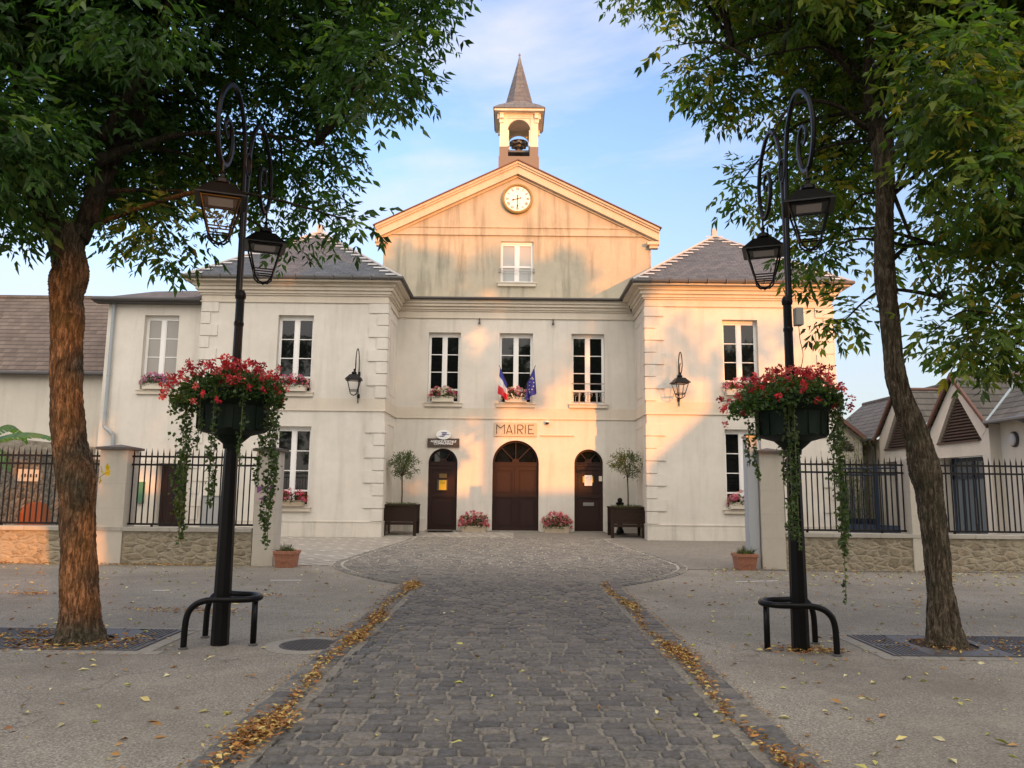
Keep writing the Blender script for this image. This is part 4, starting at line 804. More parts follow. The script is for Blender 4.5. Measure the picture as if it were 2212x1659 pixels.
# ------------------------------------------------------------------ lamp posts with flower tubs and guard rails
def spline(pts, n=8):
    P = [Vector(p) for p in pts]; out = []
    for i in range(len(P)-1):
        p0, p1, p2, p3 = P[max(i-1, 0)], P[i], P[i+1], P[min(i+2, len(P)-1)]
        for k in range(n):
            t = k/n; out.append(.5*((2*p1)+(-p0+p2)*t+(2*p0-5*p1+4*p2-p3)*t*t+(-p0+3*p1-3*p2+p3)*t**3))
    return out+[P[-1]]
def lamp_post(px, py, sgn, side):
    T = thing('lamp_post', 'black twin lantern lamp post with scrolled arms rising through the %s flower tub' % side, 'lamp post', (px, py, 0), 'twin lantern lamp posts on the square')
    mb = MB(); mb.lathe((px, py, 0), [(.092, -.02), (.090, .0), (.086, .55), (.072, 1.9), (.060, 2.1), (.048, 2.7), (.044, 3.62)], 8, rot=.39); mb.lathe((px, py, 3.60), [(.054, 0), (.058, .03), (.054, .06), (.04, .09)], 16); mb.lathe((px, py, 3.30), [(.050, 0), (.053, .03), (.047, .05)], 12)
    build('pole', mb, M['iron'], T)
    dirs = [(Vector((-.02*sgn, -1, 0)), .73), (Vector((.02*sgn, 1, 0)), .78)]; hz = 4.76
    for d_, reach in dirs:
        off = d_*.03; c = Vector((px, py, 0))+d_*.50; lat = Vector((0, 0, 0))
        prof = [(.03, 3.62), (.035, 4.3), (.055, 4.8), (.075, 5.2), (.16, 5.52), (.36, 5.76), (.60, 5.74), (.82, 5.52), (.90, 5.25), (.86, 5.0), (.74, 4.84), (.60, 4.86), (.50, 5.0), (.47, 5.16), (.52, 5.30), (.62, 5.34), (.69, 5.27), (.69, 5.18), (.63, 5.14), (.60, 5.19)]
        k = 5; pts = spline([(px+d_.x*r_+.02*sgn, py+d_.y*r_, z) for r_, z in prof], k); rr = [.023]*len(pts)
        for i in range(len(pts)-30, len(pts)): rr[i] = .020-.009*(i-(len(pts)-30))/30
        mb = MB(); mb.tube(pts, rr, 6, flat=1.5); build('scroll_arm', mb, M['iron'], T)
        hp = Vector((px+d_.x*.74, py+d_.y*.74, 0)); mb = MB(); mb.tube([(hp.x, hp.y, 4.84), (hp.x, hp.y, 4.70)], .012, 6); build('hanger', mb, M['iron'], T)
        lantern_parts(T, (hp.x, hp.y, 4.655), .90, rot=-.35*sgn)
    mb = MB(); mb.tube([(px, py+.085*math.cos(a), 5.12+.13*math.sin(a)) for a in [i*.35 for i in range(19)]], .010, 6); build('ring', mb, M['iron'], T)
    # tub
    U = thing('flower_tub', 'dark green round tub of red geraniums and trailing ivy fixed round the %s lamp post' % side, 'flower tub', (px, py, 2.1), 'flower tubs on the lamp posts')
    mb = MB(); mb.lathe((px, py, 0), [(.085, 1.98), (.09, 2.03), (.19, 2.12), (.32, 2.155), (.345, 2.165), (.36, 2.42), (.44, 2.50), (.455, 2.58), (.43, 2.58), (.42, 2.53)], 28)
    for k in range(14):
        a = k*2*math.pi/14; mb.box(-.012, .012, -.04, .04, 2.18, 2.42, M=Matrix.Translation((px+.35*math.cos(a), py+.35*math.sin(a), 0)) @ Matrix.Rotation(a, 4, 'Z'))
    build('tub', mb, M['tub'], U)
    mb = MB(); mb.lathe((px, py, 2.50), [(.42, 0), (.1, .05)], 24); build('soil', mb, M['soil'], U)
    n = 3600; a = rng.uniform(0, 2*math.pi, n); r_ = .50*np.sqrt(rng.uniform(0, 1, n)); Z = 2.54+rng.uniform(-.10, .26, n)*(1-.5*(r_/.5)**2); 
    sk = np.cos(a-(math.pi if sgn > 0 else math.pi*1.0)); r_ = r_*(1+.28*np.maximum(sk, 0)); Z -= .16*np.maximum(r_-.45, 0)/.2
    P = np.stack([px+r_*np.cos(a), py+r_*np.sin(a), Z], 1); leaves('foliage', P, rnd_dir(n, .3), rng.uniform(.03, .06, n), rng.uniform(.03, .05, n), pick(GR, n), M['leaf'], U)
    st_ = MB(); hn = 210; a = rng.uniform(0, 2*math.pi, hn); r_ = rng.uniform(.05, .60, hn); r_ *= (1+.30*np.maximum(-np.cos(a), 0)); Z = 2.72+rng.uniform(-.05, .19, hn)-.75*np.maximum(r_-.40, 0)-.18*(rng.uniform(0, 1, hn) < .25)
    C = np.stack([px+r_*np.cos(a), py+r_*np.sin(a), Z], 1); blossoms('blossoms', C, [(.46, .025, .04), (.60, .05, .07), (.34, .02, .04), (.62, .12, .13)], M['petal'], U, .036, 20, .023)
    for c in C[::2]: q = Vector((px+(c[0]-px)*.55, py+(c[1]-py)*.55, 2.53)); m_ = (q+Vector(c))/2+Vector((0, 0, .05)); st_.tube([q, m_, c], .0028, 3, cap=False)
    build('stems', st_, M['stem'], U)
    strands = [(-.42, -.16, 1.28, .075), (-.36, -.25, 1.02, .05), (.42, -.12, 1.18, .075), (-.03, -.44, 1.40, .028), (.22, -.38, 1.80, .022), (-.18, -.40, 1.95, .018), (.15, .42, 1.6, .04), (-.3, .33, 1.5, .04), (.38, .2, 1.5, .04), (.44, -.1, .95, .03)]
    if sgn > 0: strands = [(-.16, -.36, 1.12, .048), (-.40, -.10, 1.72, .03), (.34, -.26, 1.08, .065), (.38, -.22, .95, .04), (.42, .02, 2.05, .05), (-.44, .0, 1.85, .025), (.05, .42, 1.7, .04), (.38, -.20, .50, .010), (-.12, -.40, 1.05, .02)]
    Pv = []; vm = MB()
    for sx, sy, zb, th in strands:
        k = int((2.6-zb)*(290*th*12+(40 if th > .012 else 12))); t = rng.uniform(0, 1, k); wob = .03*np.sin(t*9+sx*20)
        taper = 1-.55*t**3; Pv.append(np.stack([px+sx*1.05+wob*.6+rng.normal(0, 1, k)*th*.62*taper, py+sy*1.05+rng.normal(0, 1, k)*th*.62*taper, 2.6-t*(2.6-zb)], 1))
        vm.tube([(px+sx*1.05, py+sy*1.05, 2.6-(2.6-zb)*i/8) for i in range(9)], .004, 4)
    Pv = np.concatenate(Pv); n = len(Pv); D_ = rng.normal(size=(n, 3))*.8; D_[:, 2] -= .7
    leaves('trailing_ivy', Pv, D_, rng.uniform(.030, .05, n), rng.uniform(.028, .046, n), pick([(.045, .075, .028), (.065, .095, .035), (.03, .05, .02), (.09, .12, .05)], n), M['leaf'], U)
    build('vines', vm, M['stem'], U)
    # guard rail
    G = thing('guard_rail', 'bent black tube guard on three legs round the foot of the %s lamp post' % side, 'guard rail', (px, py, 0), 'guard rails round the lamp posts')
    s_ = sgn if False else (1 if px < 0 else -1)
    A = [(-.27*s_, -.24, 0), (-.26*s_, -.24, .28), (-.20*s_, -.235, .40), (-.08*s_, -.22, .455), (.10*s_, -.20, .46), (.28*s_, -.17, .46), (.37*s_, -.06, .46), (.37*s_, .06, .46), (.27*s_, .19, .46), (.08*s_, .25, .46), (-.12*s_, .31, .455), (-.22*s_, .345, .42), (-.28*s_, .36, .30), (-.29*s_, .36, 0)]
    mb = MB(); mb.tube(spline([(px+a_, py+b_, c_) for a_, b_, c_ in A], 8), .031, 12); build('bent_tube', mb, M['iron'], G, smooth=True)
    mb = MB(); mb.tube([(px+.345*s_, py-.02, 0), (px+.345*s_, py-.02, .45)], .031, 12); build('leg', mb, M['iron'], G, smooth=True)
    for a_, b_ in ((-.27*s_, -.24), (-.29*s_, .36), (.345*s_, -.02)): mb = MB(); mb.lathe((px+a_, py+b_, -.01), [(.045, 0), (.045, .016), (.03, .02)], 12); build('foot_plate', mb, M['manhole'], G)
M['stem'] = P_('plant_stem', (.10, .12, .04), .7)
lamp_post(-2.95, 8.13, -1, 'left'); lamp_post(2.97, 8.13, 1, 'right')
T = thing('junction_box', 'grey weatherproof box with hanging cable high on the right lamp post', 'electrical box', (3.1, 8.13, 3.3))
mb = MB(); mb.box(3.03, 3.11, 8.04, 8.14, 3.36, 3.55); build('box', mb, M['boxgrey'], T, bevel=.006); mb = MB(); mb.tube(spline([(3.07, 8.09, 3.36), (3.075, 8.08, 3.2), (3.10, 8.08, 3.05), (3.08, 8.09, 2.92), (3.04, 8.1, 2.86)], 5), .004, 5); build('cable', mb, M['ink'], T)
# ------------------------------------------------------------------ planters with small trees
def small_tree(x, y, z0, cz, r, label, tilt=0, seed=0):
    T = thing('potted_tree', label, 'tree', (x, y, z0), 'clipped trees in planters')
    mb = MB(); mb.tube([(x, y, z0), (x+.01, y, z0+.5), (x-.01, y, cz-r*.75)], [.030, .026, .022], 8)
    for k in range(16):
        a = rng.uniform(0, 6.28); e = rng.uniform(.2, 1.3); l = r*rng.uniform(.6, .95); p0 = Vector((x-.01, y, cz-r*.75+rng.uniform(-.03, .08))); p1 = Vector((x+math.cos(a)*l*math.cos(e), y+math.sin(a)*l*math.cos(e), cz-r*.5+l*math.sin(e)*1.1)); mb.tube([p0, p0.lerp(p1, .5)+Vector((0, 0, .03)), p1], [.012, .008, .004], 5)
    build('trunk', mb, M['bark'], T)
    n = 1900; nc = 80; cd = rnd_dir(nc, .25); cc = cd*rng.uniform(.35, 1.0, (nc, 1))*r*np.array([1.05, 1.0, .80]); cc[:, 2] += cz
    ci = rng.integers(0, nc, n); P = cc[ci]+rng.normal(size=(n, 3))*r*.11; P[:, 0] += x; P[:, 1] += y
    D_ = cd[ci]+rng.normal(size=(n, 3))*.7+np.array([0, 0, .15]); leaves('crown', P, D_, rng.uniform(.06, .10, n), rng.uniform(.020, .032, n), pick([(.05, .075, .03), (.075, .105, .045), (.035, .055, .02), (.11, .13, .06)], n), M['leaf'], T)
def planter(x0, x1, y0, y1, label):
    T = thing('wooden_planter', label, 'planter', ((x0+x1)/2, (y0+y1)/2, zg(y0)), 'wooden planters on legs'); z = zg(y0)-.01
    b_ = MB(); p = .10
    for k, (a, c) in enumerate(((x0, y0), (x1-p, y0), (x0, y1-p), (x1-p, y1-p))): q = MB(); q.box(a, a+p, c, c+p, z, z+.98); build('leg', q, M['planter'], T, bevel=.004)
    for i in range(4): zz = z+.46+i*.128; b_.box(x0+p, x1-p, y0+.02, y0+.05, zz, zz+.122); b_.box(x0+p, x1-p, y1-.05, y1-.02, zz, zz+.122); b_.box(x0+.02, x0+.05, y0+p, y1-p, zz, zz+.122); b_.box(x1-.05, x1-.02, y0+p, y1-p, zz, zz+.122)
    build('side_boards', b_, M['planter'], T)
    r_ = MB(); e = .015; rect_ = ((x0-e, x1+e, y0-e, y0+.07), (x0-e, x1+e, y1-.07, y1+e), (x0-e, x0+.07, y0+.07, y1-.07), (x1-.07, x1+e, y0+.07, y1-.07))
    for a in rect_: r_.box(*a, z+.981, z+1.02)
    r_.box(x0+p, x1-p, y0+.01, y0+.06, z+.36, z+.45); build('rim', r_, M['planter'], T)
    s = MB(); s.box(x0+.05, x1-.05, y0+.05, y1-.05, z+.85, z+.95); build('soil', s, M['soil'], T)
    n = 700; P = np.stack([rng.uniform(x0+.04, x1-.04, n), rng.uniform(y0+.04, y1-.04, n), z+.95+rng.uniform(0, .10, n)], 1); leaves('herbs', P, rnd_dir(n, .8), rng.uniform(.04, .08, n), .018, pick([(.07, .09, .045), (.10, .12, .06)], n), M['leaf'], T)
planter(-4.20, -3.10, 25.62, 26.6, 'dark brown wooden planter on legs left of the left door'); planter(3.30, 4.42, 25.62, 26.6, 'dark brown wooden planter on legs right of the right door')
small_tree(-3.66, 26.1, .92, 2.40, .56, 'small dense round headed tree in the left planter'); small_tree(3.93, 26.1, .92, 2.50, .60, 'small open round headed tree in the right planter')
T = thing('fire_hydrant', 'black capped hydrant post standing behind the right planter', 'hydrant', (3.78, 26.95, .1))
mb = MB(); mb.lathe((3.78, 26.95, .1), [(.26, 0), (.26, .03), (.14, .06), (.13, .12), (.09, .2), (.085, .95), (.13, 1.0), (.14, 1.08), (.10, 1.1)], 16); build('post', mb, M['iron'], T); mb = MB(); mb.lathe((3.78, 26.95, 1.20), [(.07, 0), (.09, .05), (.075, .12), (.03, .15)], 12); build('cap', mb, M['iron'], T)
# ------------------------------------------------------------------ terracotta pots
def terracotta_pot(x, y, label, lw):
    T = thing('terracotta_pot', label, 'plant pot', (x, y, 0), 'square terracotta pots at the gateway')
    mb = MB(); z = -.012; h = .33
    def ring(r, z_): return [(x-r, y-r, z_), (x+r, y-r, z_), (x+r, y+r, z_), (x-r, y+r, z_)]
    rs = [ring(.175, z), ring(.205, z+.26), ring(.225, z+.265), ring(.225, z+h), ring(.195, z+h), ring(.19, z+h-.05)]
    vs = [p for r_ in rs for p in r_]; mb.add(vs, [(i*4+j, i*4+(j+1) % 4, (i+1)*4+(j+1) % 4, (i+1)*4+j) for i in range(5) for j in range(4)]+[(3, 2, 1, 0), (20, 21, 22, 23)])
    mb.tube([(x-.12, y-.197, z+.13), (x-.04, y-.2, z+.09), (x+.05, y-.2, z+.14), (x+.12, y-.198, z+.10)], .008, 5)
    build('pot', mb, M['terracotta'], T, bevel=.006)
    n = 110; P = np.stack([rng.normal(x, .06, n), rng.normal(y, .06, n), np.full(n, z+h-.04)], 1); D_ = rng.normal(size=(n, 3)); D_[:, 2] = np.abs(D_[:, 2])*.6+.5
    leaves('plant', P, D_, rng.uniform(.14, .26, n), lw, pick([(.05, .07, .05), (.08, .10, .05), (.14, .13, .07)], n), M['leaf'], T)
terracotta_pot(-4.53, 15.95, 'orange square pot with wiry grass at the left gate pillar', .012); terracotta_pot(4.90, 16.42, 'orange square pot with stiff dark leaves at the right gate pillar', .022)
# ------------------------------------------------------------------ street walls, pillars and railings
def low_wall(x0, x1, y, label):
    T = thing('low_wall', label, 'wall', ((x0+x1)/2, y, 0)); mb = MB(); n = int((x1-x0)/.25)
    mb.box(x0, x1, y, y+.34, -.05, .66); build('stonework', mb, M['rubble'], T)
    mb = MB(); x = x0
    while x < x1-.01: e = min(x+1.0, x1); mb.box(x+.003, e-.003, y-.04, y+.38, .66, .745); x = e
    build('coping', mb, M['coping'], T, bevel=.006)
def pillar(x0, x1, y, h, label, cap=True):
    T = thing('gate_pillar', label, 'pillar', ((x0+x1)/2, y, 0)); mb = MB(); mb.box(x0, x1, y-.03, y+.47, -.05, h); build('shaft', mb, M['pillar'], T, bevel=.01)
    mb = MB()
    for z in (.62, 1.12, 1.62): mb.box(x0-.001, x1+.001, y-.0315, y+.4715, z, z+.006)
    build('joint', mb, M['coping'], T)
    if cap:
        mb = MB(); e = .07; cx, cy = (x0+x1)/2, y+.22; mb.box(x0-e, x1+e, y-.03-e, y+.47+e, h, h+.05)
        mb.add([(x0-e, y-.03-e, h+.051), (x1+e, y-.03-e, h+.051), (x1+e, y+.47+e, h+.051), (x0-e, y+.47+e, h+.051), (cx, cy, h+.12)], [(0, 1, 4), (1, 2, 4), (2, 3, 4), (3, 0, 4)]); build('cap', mb, M['darkstone'], T)
def railing(x0, x1, y, label, sp=.118):
    T = thing('iron_fence', label, 'fence', ((x0+x1)/2, y, .745)); mb = MB(); n = int((x1-x0-.06)/sp); zt = 2.20
    for i in range(n+1):
        x = x0+.03+(x1-x0-.06)*i/n; mb.box(x-.0115, x+.0115, y-.0115, y+.0115, .82, zt+.05)
        lean = random.uniform(-.012, .012); mb.add([(x-.012, y-.012, zt+.05), (x+.012, y-.012, zt+.05), (x+.012, y+.012, zt+.05), (x-.012, y+.012, zt+.05), (x+lean, y, zt+.19+random.uniform(-.01, .01))], [(0, 1, 4), (1, 2, 4), (2, 3, 4), (3, 0, 4), (3, 2, 1, 0)])
    build('bars', mb, M['rail'], T)
    for z in (.80, 2.03, zt): q = MB(); q.box(x0, x1, y-.02, y+.02, z-.020, z+.020); build('rail', q, M['rail'], T)
    q = MB()
    for x in np.arange(x0+.5, x1, 1.6): q.box(x-.02, x+.02, y-.02, y+.02, .745, .80)
    build('foot', q, M['rail'], T)
WY = 16.12
low_wall(-18.0, -5.32, WY, 'low rubble stone wall with pale coping left of the gateway'); low_wall(5.80, 20, 16.52, 'low rubble stone wall with pale coping right of the gateway')
pillar(-5.30, -4.86, WY, 2.33, 'square rendered pillar with dark cap at the left side of the open gateway'); pillar(-8.56, -7.98, WY, 2.33, 'wide rendered pillar with dark cap between the two left fences')
pillar(5.30, 5.80, 16.52, 2.42, 'square rendered pillar at the right side of the open gateway'); pillar(8.48, 8.95, 16.52, 2.33, 'rendered pillar behind the right tree trunk', False)
railing(-7.97, -5.32, WY+.16, 'spiked black railing between the two left pillars'); railing(-17.5, -8.57, WY+.16, 'long spiked black railing behind the left tree trunk')
railing(5.84, 8.46, 16.7, 'spiked black railing between right gate pillar and the right tree'); railing(8.99, 19, 16.7, 'long spiked black railing right of the right tree trunk')
T = thing('gate_post', 'slim pale grey gate post beside the right gateway pillar', 'post', (5.17, 16.6, 0)); mb = MB(); mb.box(5.06, 5.28, 16.55, 16.85, -.03, 2.75); build('post', mb, P_('pale_grey_paint', (.42, .44, .46), .6), T); mb = MB(); mb.box(5.04, 5.30, 16.53, 16.87, 2.75, 2.79); build('cap', mb, M['zinc'], T)
T = thing('small_poster', 'small cream and purple poster on the left gateway pillar', 'poster', (-5.06, WY, 1.4)); mb = MB(); mb.box(-5.27, -4.87, WY-.045, WY-.031, 1.27, 1.63); build('sheet', mb, P_('poster_cream', (.55, .45, .40), .6), T)
mb = MB(); mb.prism([(-5.25, 1.60), (-4.90, 1.60), (-4.90, 1.52), (-5.08, 1.56), (-5.25, 1.46)], WY-.049, WY-.0455); mb.prism([(-5.22, 1.34), (-5.1, 1.40), (-4.94, 1.33), (-5.08, 1.31)], WY-.049, WY-.0455); build('print', mb, P_('poster_purple', (.20, .08, .20), .6), T)
# ------------------------------------------------------------------ left annex, barn and courtyard wall
LX = thing('annex_house', 'cream two storey annex with grey downpipe left of the town hall', 'house', (-12, 25.4, 0)); YL = 25.42
mb = MB(); panel(mb, -13.65, -10.39, -.05, 7.75, YL, [(-12.40, -11.24, 4.76, 7.30, False), (-11.55, -10.62, .05, 2.32, False)], .25); mb.quad((-13.65, 29.2, -.05), (-13.65, YL, -.05), (-13.65, YL, 7.7), (-13.65, 29.2, 8.8))
build('wall', mb, M['facade'], LX)
window(LX, -12.40, -11.24, 4.76, 7.30, YL, rows=3, low=.44, glass='palegl')
mb = MB(); mb.box(-11.52, -10.65, YL+.18, YL+.24, .05, 2.30); mb.box(-11.10, -11.08, YL+.165, YL+.18, .1, 2.28); rect(mb, -11.45, -11.14, .2, 1.1, YL+.165, YL+.18, .03); rect(mb, -11.45, -11.14, 1.25, 2.2, YL+.165, YL+.18, .03); dd = build('door', mb, M['doorp'], LX); mb = MB(); mb.box(-11.04, -11.0, YL+.14, YL+.18, 1.1, 1.22); build('handle', mb, M['zinc'], dd)
mb = MB(); mb.box(-12.25, -11.56, YL-.10, YL-.001, -.02, 2.42); mb.box(-11.56, -10.42, YL-.10, YL-.001, 2.33, 2.43); build('door_surround', mb, M['facade'], LX)
mb = MB(); mb.quad((-14.0, YL-.35, 7.78), (-10.42, YL-.35, 7.78), (-10.42, 29.3, 9.22), (-14.0, 29.3, 9.12)); mb.quad((-14.0, 29.3, 9.12), (-10.42, 29.3, 9.22), (-10.42, 33, 7.8), (-14.0, 33, 7.8)); mb.prismx([(YL-.35, 7.775), (29.3, 8.97), (29.3, 8.78), (YL-.0, 7.70)], -14.0, -13.97); build('roof', mb, M['tile'], LX)
mb = MB(); mb.tube([(-14.02, YL-.40, 7.76), (-10.42, YL-.40, 7.76)], .075, 10); mb.box(-14.0, -10.42, YL-.34, YL, 7.66, 7.72); build('gutter', mb, M['zincdark'], LX)
mb = MB(); mb.tube(spline([(-13.42, YL-.10, 7.7), (-13.42, YL-.10, 5.5), (-13.42, YL-.10, 3.75), (-13.40, YL-.10, 3.5), (-13.15, YL-.10, 3.28), (-13.1, YL-.10, 3.0), (-13.1, YL-.1, 0)], 6), .055, 10)
for z in (7.0, 5.2, 3.95): mb.lathe((-13.42, YL-.10, z), [(.066, 0), (.066, .03)], 10)
build('downpipe', mb, M['greypipe'], LX)
mb = MB(); mb.tube([(-12.9, 28.5, 8.7), (-12.9, 28.5, 9.75)], .012, 5); mb.tube([(-13.2, 28.5, 9.7), (-12.6, 28.5, 9.75)], .008, 4)
for x in np.arange(-13.15, -12.6, .12): mb.tube([(x, 28.3, 9.71), (x, 28.7, 9.72)], .005, 4)
tag(build('tv_antenna', mb, M['zinc']), 'thin television antenna on the annex roof', 'antenna')
flat('defibrillator_case', 'green wall case left of the dark annex door', 'defibrillator case', -12.14, -11.92, 1.05, 1.72, M['greenbox'], YL-.101, .12)
T = thing('glass_case', 'grey glazed display case on the annex wall right of the dark door', 'display case', (-9.6, YW, .8)); mb = MB(); rect(mb, -9.92, -9.28, .30, 1.30, YW-.14, YW-.03, .035); build('frame', mb, M['zinc'], T); mb = MB(); mb.box(-9.885, -9.315, YW-.12, YW-.05, .335, 1.265); build('pane', mb, P_('case_glass', (.33, .34, .34), .15), T)
BX = thing('barn', 'long barn with brown tiled roof and rough rendered wall at the far left', 'barn', (-19, 26.5, 0))
mb = MB(); mb.box(-30, -13.66, 26.5, 33, -.05, 5.40); build('wall', mb, M['rough'], BX)
mb = MB(); mb.quad((-30, 26.25, 5.42), (-13.7, 26.25, 5.42), (-13.7, 30, 9.0), (-30, 30, 9.0)); mb.quad((-13.7, 30.0, 9.0), (-30, 30, 9.0), (-30, 33.6, 5.42), (-13.7, 33.6, 5.42)); build('roof', mb, M['tile'], BX)
mb = MB(); mb.tube([(-30, 30, 9.0), (-13.7, 30, 9.0)], .09, 8); build('ridge', mb, M['tile'], BX); mb = MB(); mb.tube([(-30, 26.2, 5.40), (-13.68, 26.2, 5.40)], .07, 8); build('gutter', mb, M['zincdark'], BX)
CW = thing('courtyard_wall', 'tall dark rubble wall with pale worn top behind the left railing', 'wall', (-13.7, 21, 0))
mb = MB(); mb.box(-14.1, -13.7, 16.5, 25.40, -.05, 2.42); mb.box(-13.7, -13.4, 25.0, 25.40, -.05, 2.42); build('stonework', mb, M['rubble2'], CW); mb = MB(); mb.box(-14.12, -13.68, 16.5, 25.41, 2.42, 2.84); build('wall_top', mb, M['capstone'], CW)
T = thing('wall_sign', 'small cream sign with dark lettering on the rubble wall', 'sign', (-13.65, 21.9, 1.8)); mb = MB(); mb.box(-13.69, -13.66, 21.5, 22.5, 1.68, 2.02); build('plate', mb, M['cream'], T, bevel=.004); mb = MB()
for k in range(6): mb.box(-13.655, -13.65, 21.62+k*.13, 21.69+k*.13, 1.80, 1.87+.02*(k % 2))
build('lettering', mb, M['ink'], T)
mb = MB(); mb.prismx([(21.75, 0)]+[(22.55-.8*math.cos(math.pi*i/14) if False else 22.4-.65*math.cos(math.pi*i/14), .72+.38*math.sin(math.pi*i/14)) for i in range(15)]+[(23.05, 0)], -13.69, -13.58); T = tag(build('arched_hatch', mb, M['orangewood']), 'orange brown wooden hatch with arched top at the foot of the rubble wall', 'hatch')
flower_box(-11.86, 4.77, YL+.02, .80, LI, 'cream trough of lilac petunias on the upper sill of the left annex', 'flower boxes on the window sills')
# banana plant
T = thing('banana_plant', 'banana plant with broad torn leaves reaching in at the far left', 'plant', (-12.6, 18.2, 0))
mb = MB(); mb.tube([(-12.6, 18.2, 0), (-12.55, 18.2, 1.4), (-12.5, 18.2, 2.6)], [.13, .10, .06], 10); build('stem', mb, P_('banana_stem', (.14, .17, .06), .7), T)
lm = MB()
for ax, ay, rise, dr, ln in ((1, -.15, .35, .25, 2.1), (1, -.7, .1, .75, 1.6), (-.8, .3, .6, .6, 1.6), (-.3, -1, .6, .6, 1.5), (0.1, 1, .7, .5, 1.5)):
    d_ = Vector((ax, ay, 0)).normalized(); sd_ = Vector((-d_.y, d_.x, 0)); b0 = Vector((-12.5, 18.2, 2.55)); n = 18
    for k in range(n):
        t0, t1 = k/n, (k+1)/n-.006; f = lambda t: b0+d_*ln*t+Vector((0, 0, rise*math.sin(t*2.2)-dr*t*t)); w_ = lambda t: .21*math.sin(math.pi*min(1, t*.92+.08))**.6
        for s_ in (-1, 1):
            j = random.uniform(.85, 1); lm.quad(f(t0), f(t1), f(t1)+sd_*s_*w_(t1)*j+Vector((0, 0, -.12*w_(t1)/.2-random.uniform(0, .03))), f(t0)+sd_*s_*w_(t0)*j+Vector((0, 0, -.12*w_(t0)/.2)), random.choice([(.06, .13, .05), (.08, .16, .06), (.11, .17, .06)]))
build('leaves', lm, M['leaf'], T)
# ------------------------------------------------------------------ right annex with gabled porches
RX = thing('porch_building', 'low white building with tiled roof and gabled louvred porches behind the right railing', 'building', (12.5, 21, 0))
XF = 12.45; XW = 12.72
def wallx(mb, x, y0, y1, z0, z1): mb.quad((x, y1, z0), (x, y0, z0), (x, y0, z1), (x, y1, z1))
mb = MB(); cur = 16.9
for g0, g1 in ((20.0, 22.8), (23.2, 26.0)): wallx(mb, XW, cur, g0+.25, 0, 3.46); cur = g1-.25
wallx(mb, XW, cur, 31, 0, 3.46); mb.quad((12.72, 16.9, 0), (20, 16.9, 0), (20, 16.9, 3.46), (12.72, 16.9, 3.46)); mb.add([(12.3, 16.9, 3.46), (17.4, 16.9, 3.46), (14.9, 16.9, 5.26)], [(0, 1, 2)])
build('wall', mb, M['white'], RX)
mb = MB(); ez, rz, ex, rx = 3.46, 5.32, 12.32, 14.90; xv = ex+(4.86+.06-ez)/.72; ol = [(ex, 16.6)]+[q for gy in (21.4, 24.6) for q in ((ex, gy-1.5), (xv, gy), (ex, gy+1.5))]+[(ex, 31.5), (rx, 32.4), (rx, 16.6)]; zr = lambda x: ez+(x-ex)*.72
[mb.add([(x, y, zr(x)-d_) for x, y in ol], [tuple(range(len(ol)-1, -1, -1))]) for d_ in (0, .03)]; mb.quad((rx, 32.4, rz), (rx, 16.6, rz), (17.5, 16.6, ez), (17.5, 32.4, ez))
build('roof', mb, M['tile2'], RX); mb = MB(); mb.tube([(rx, 16.6, rz+.0), (rx, 32.4, rz+.0)], .08, 8); build('ridge', mb, M['tile2'], RX)
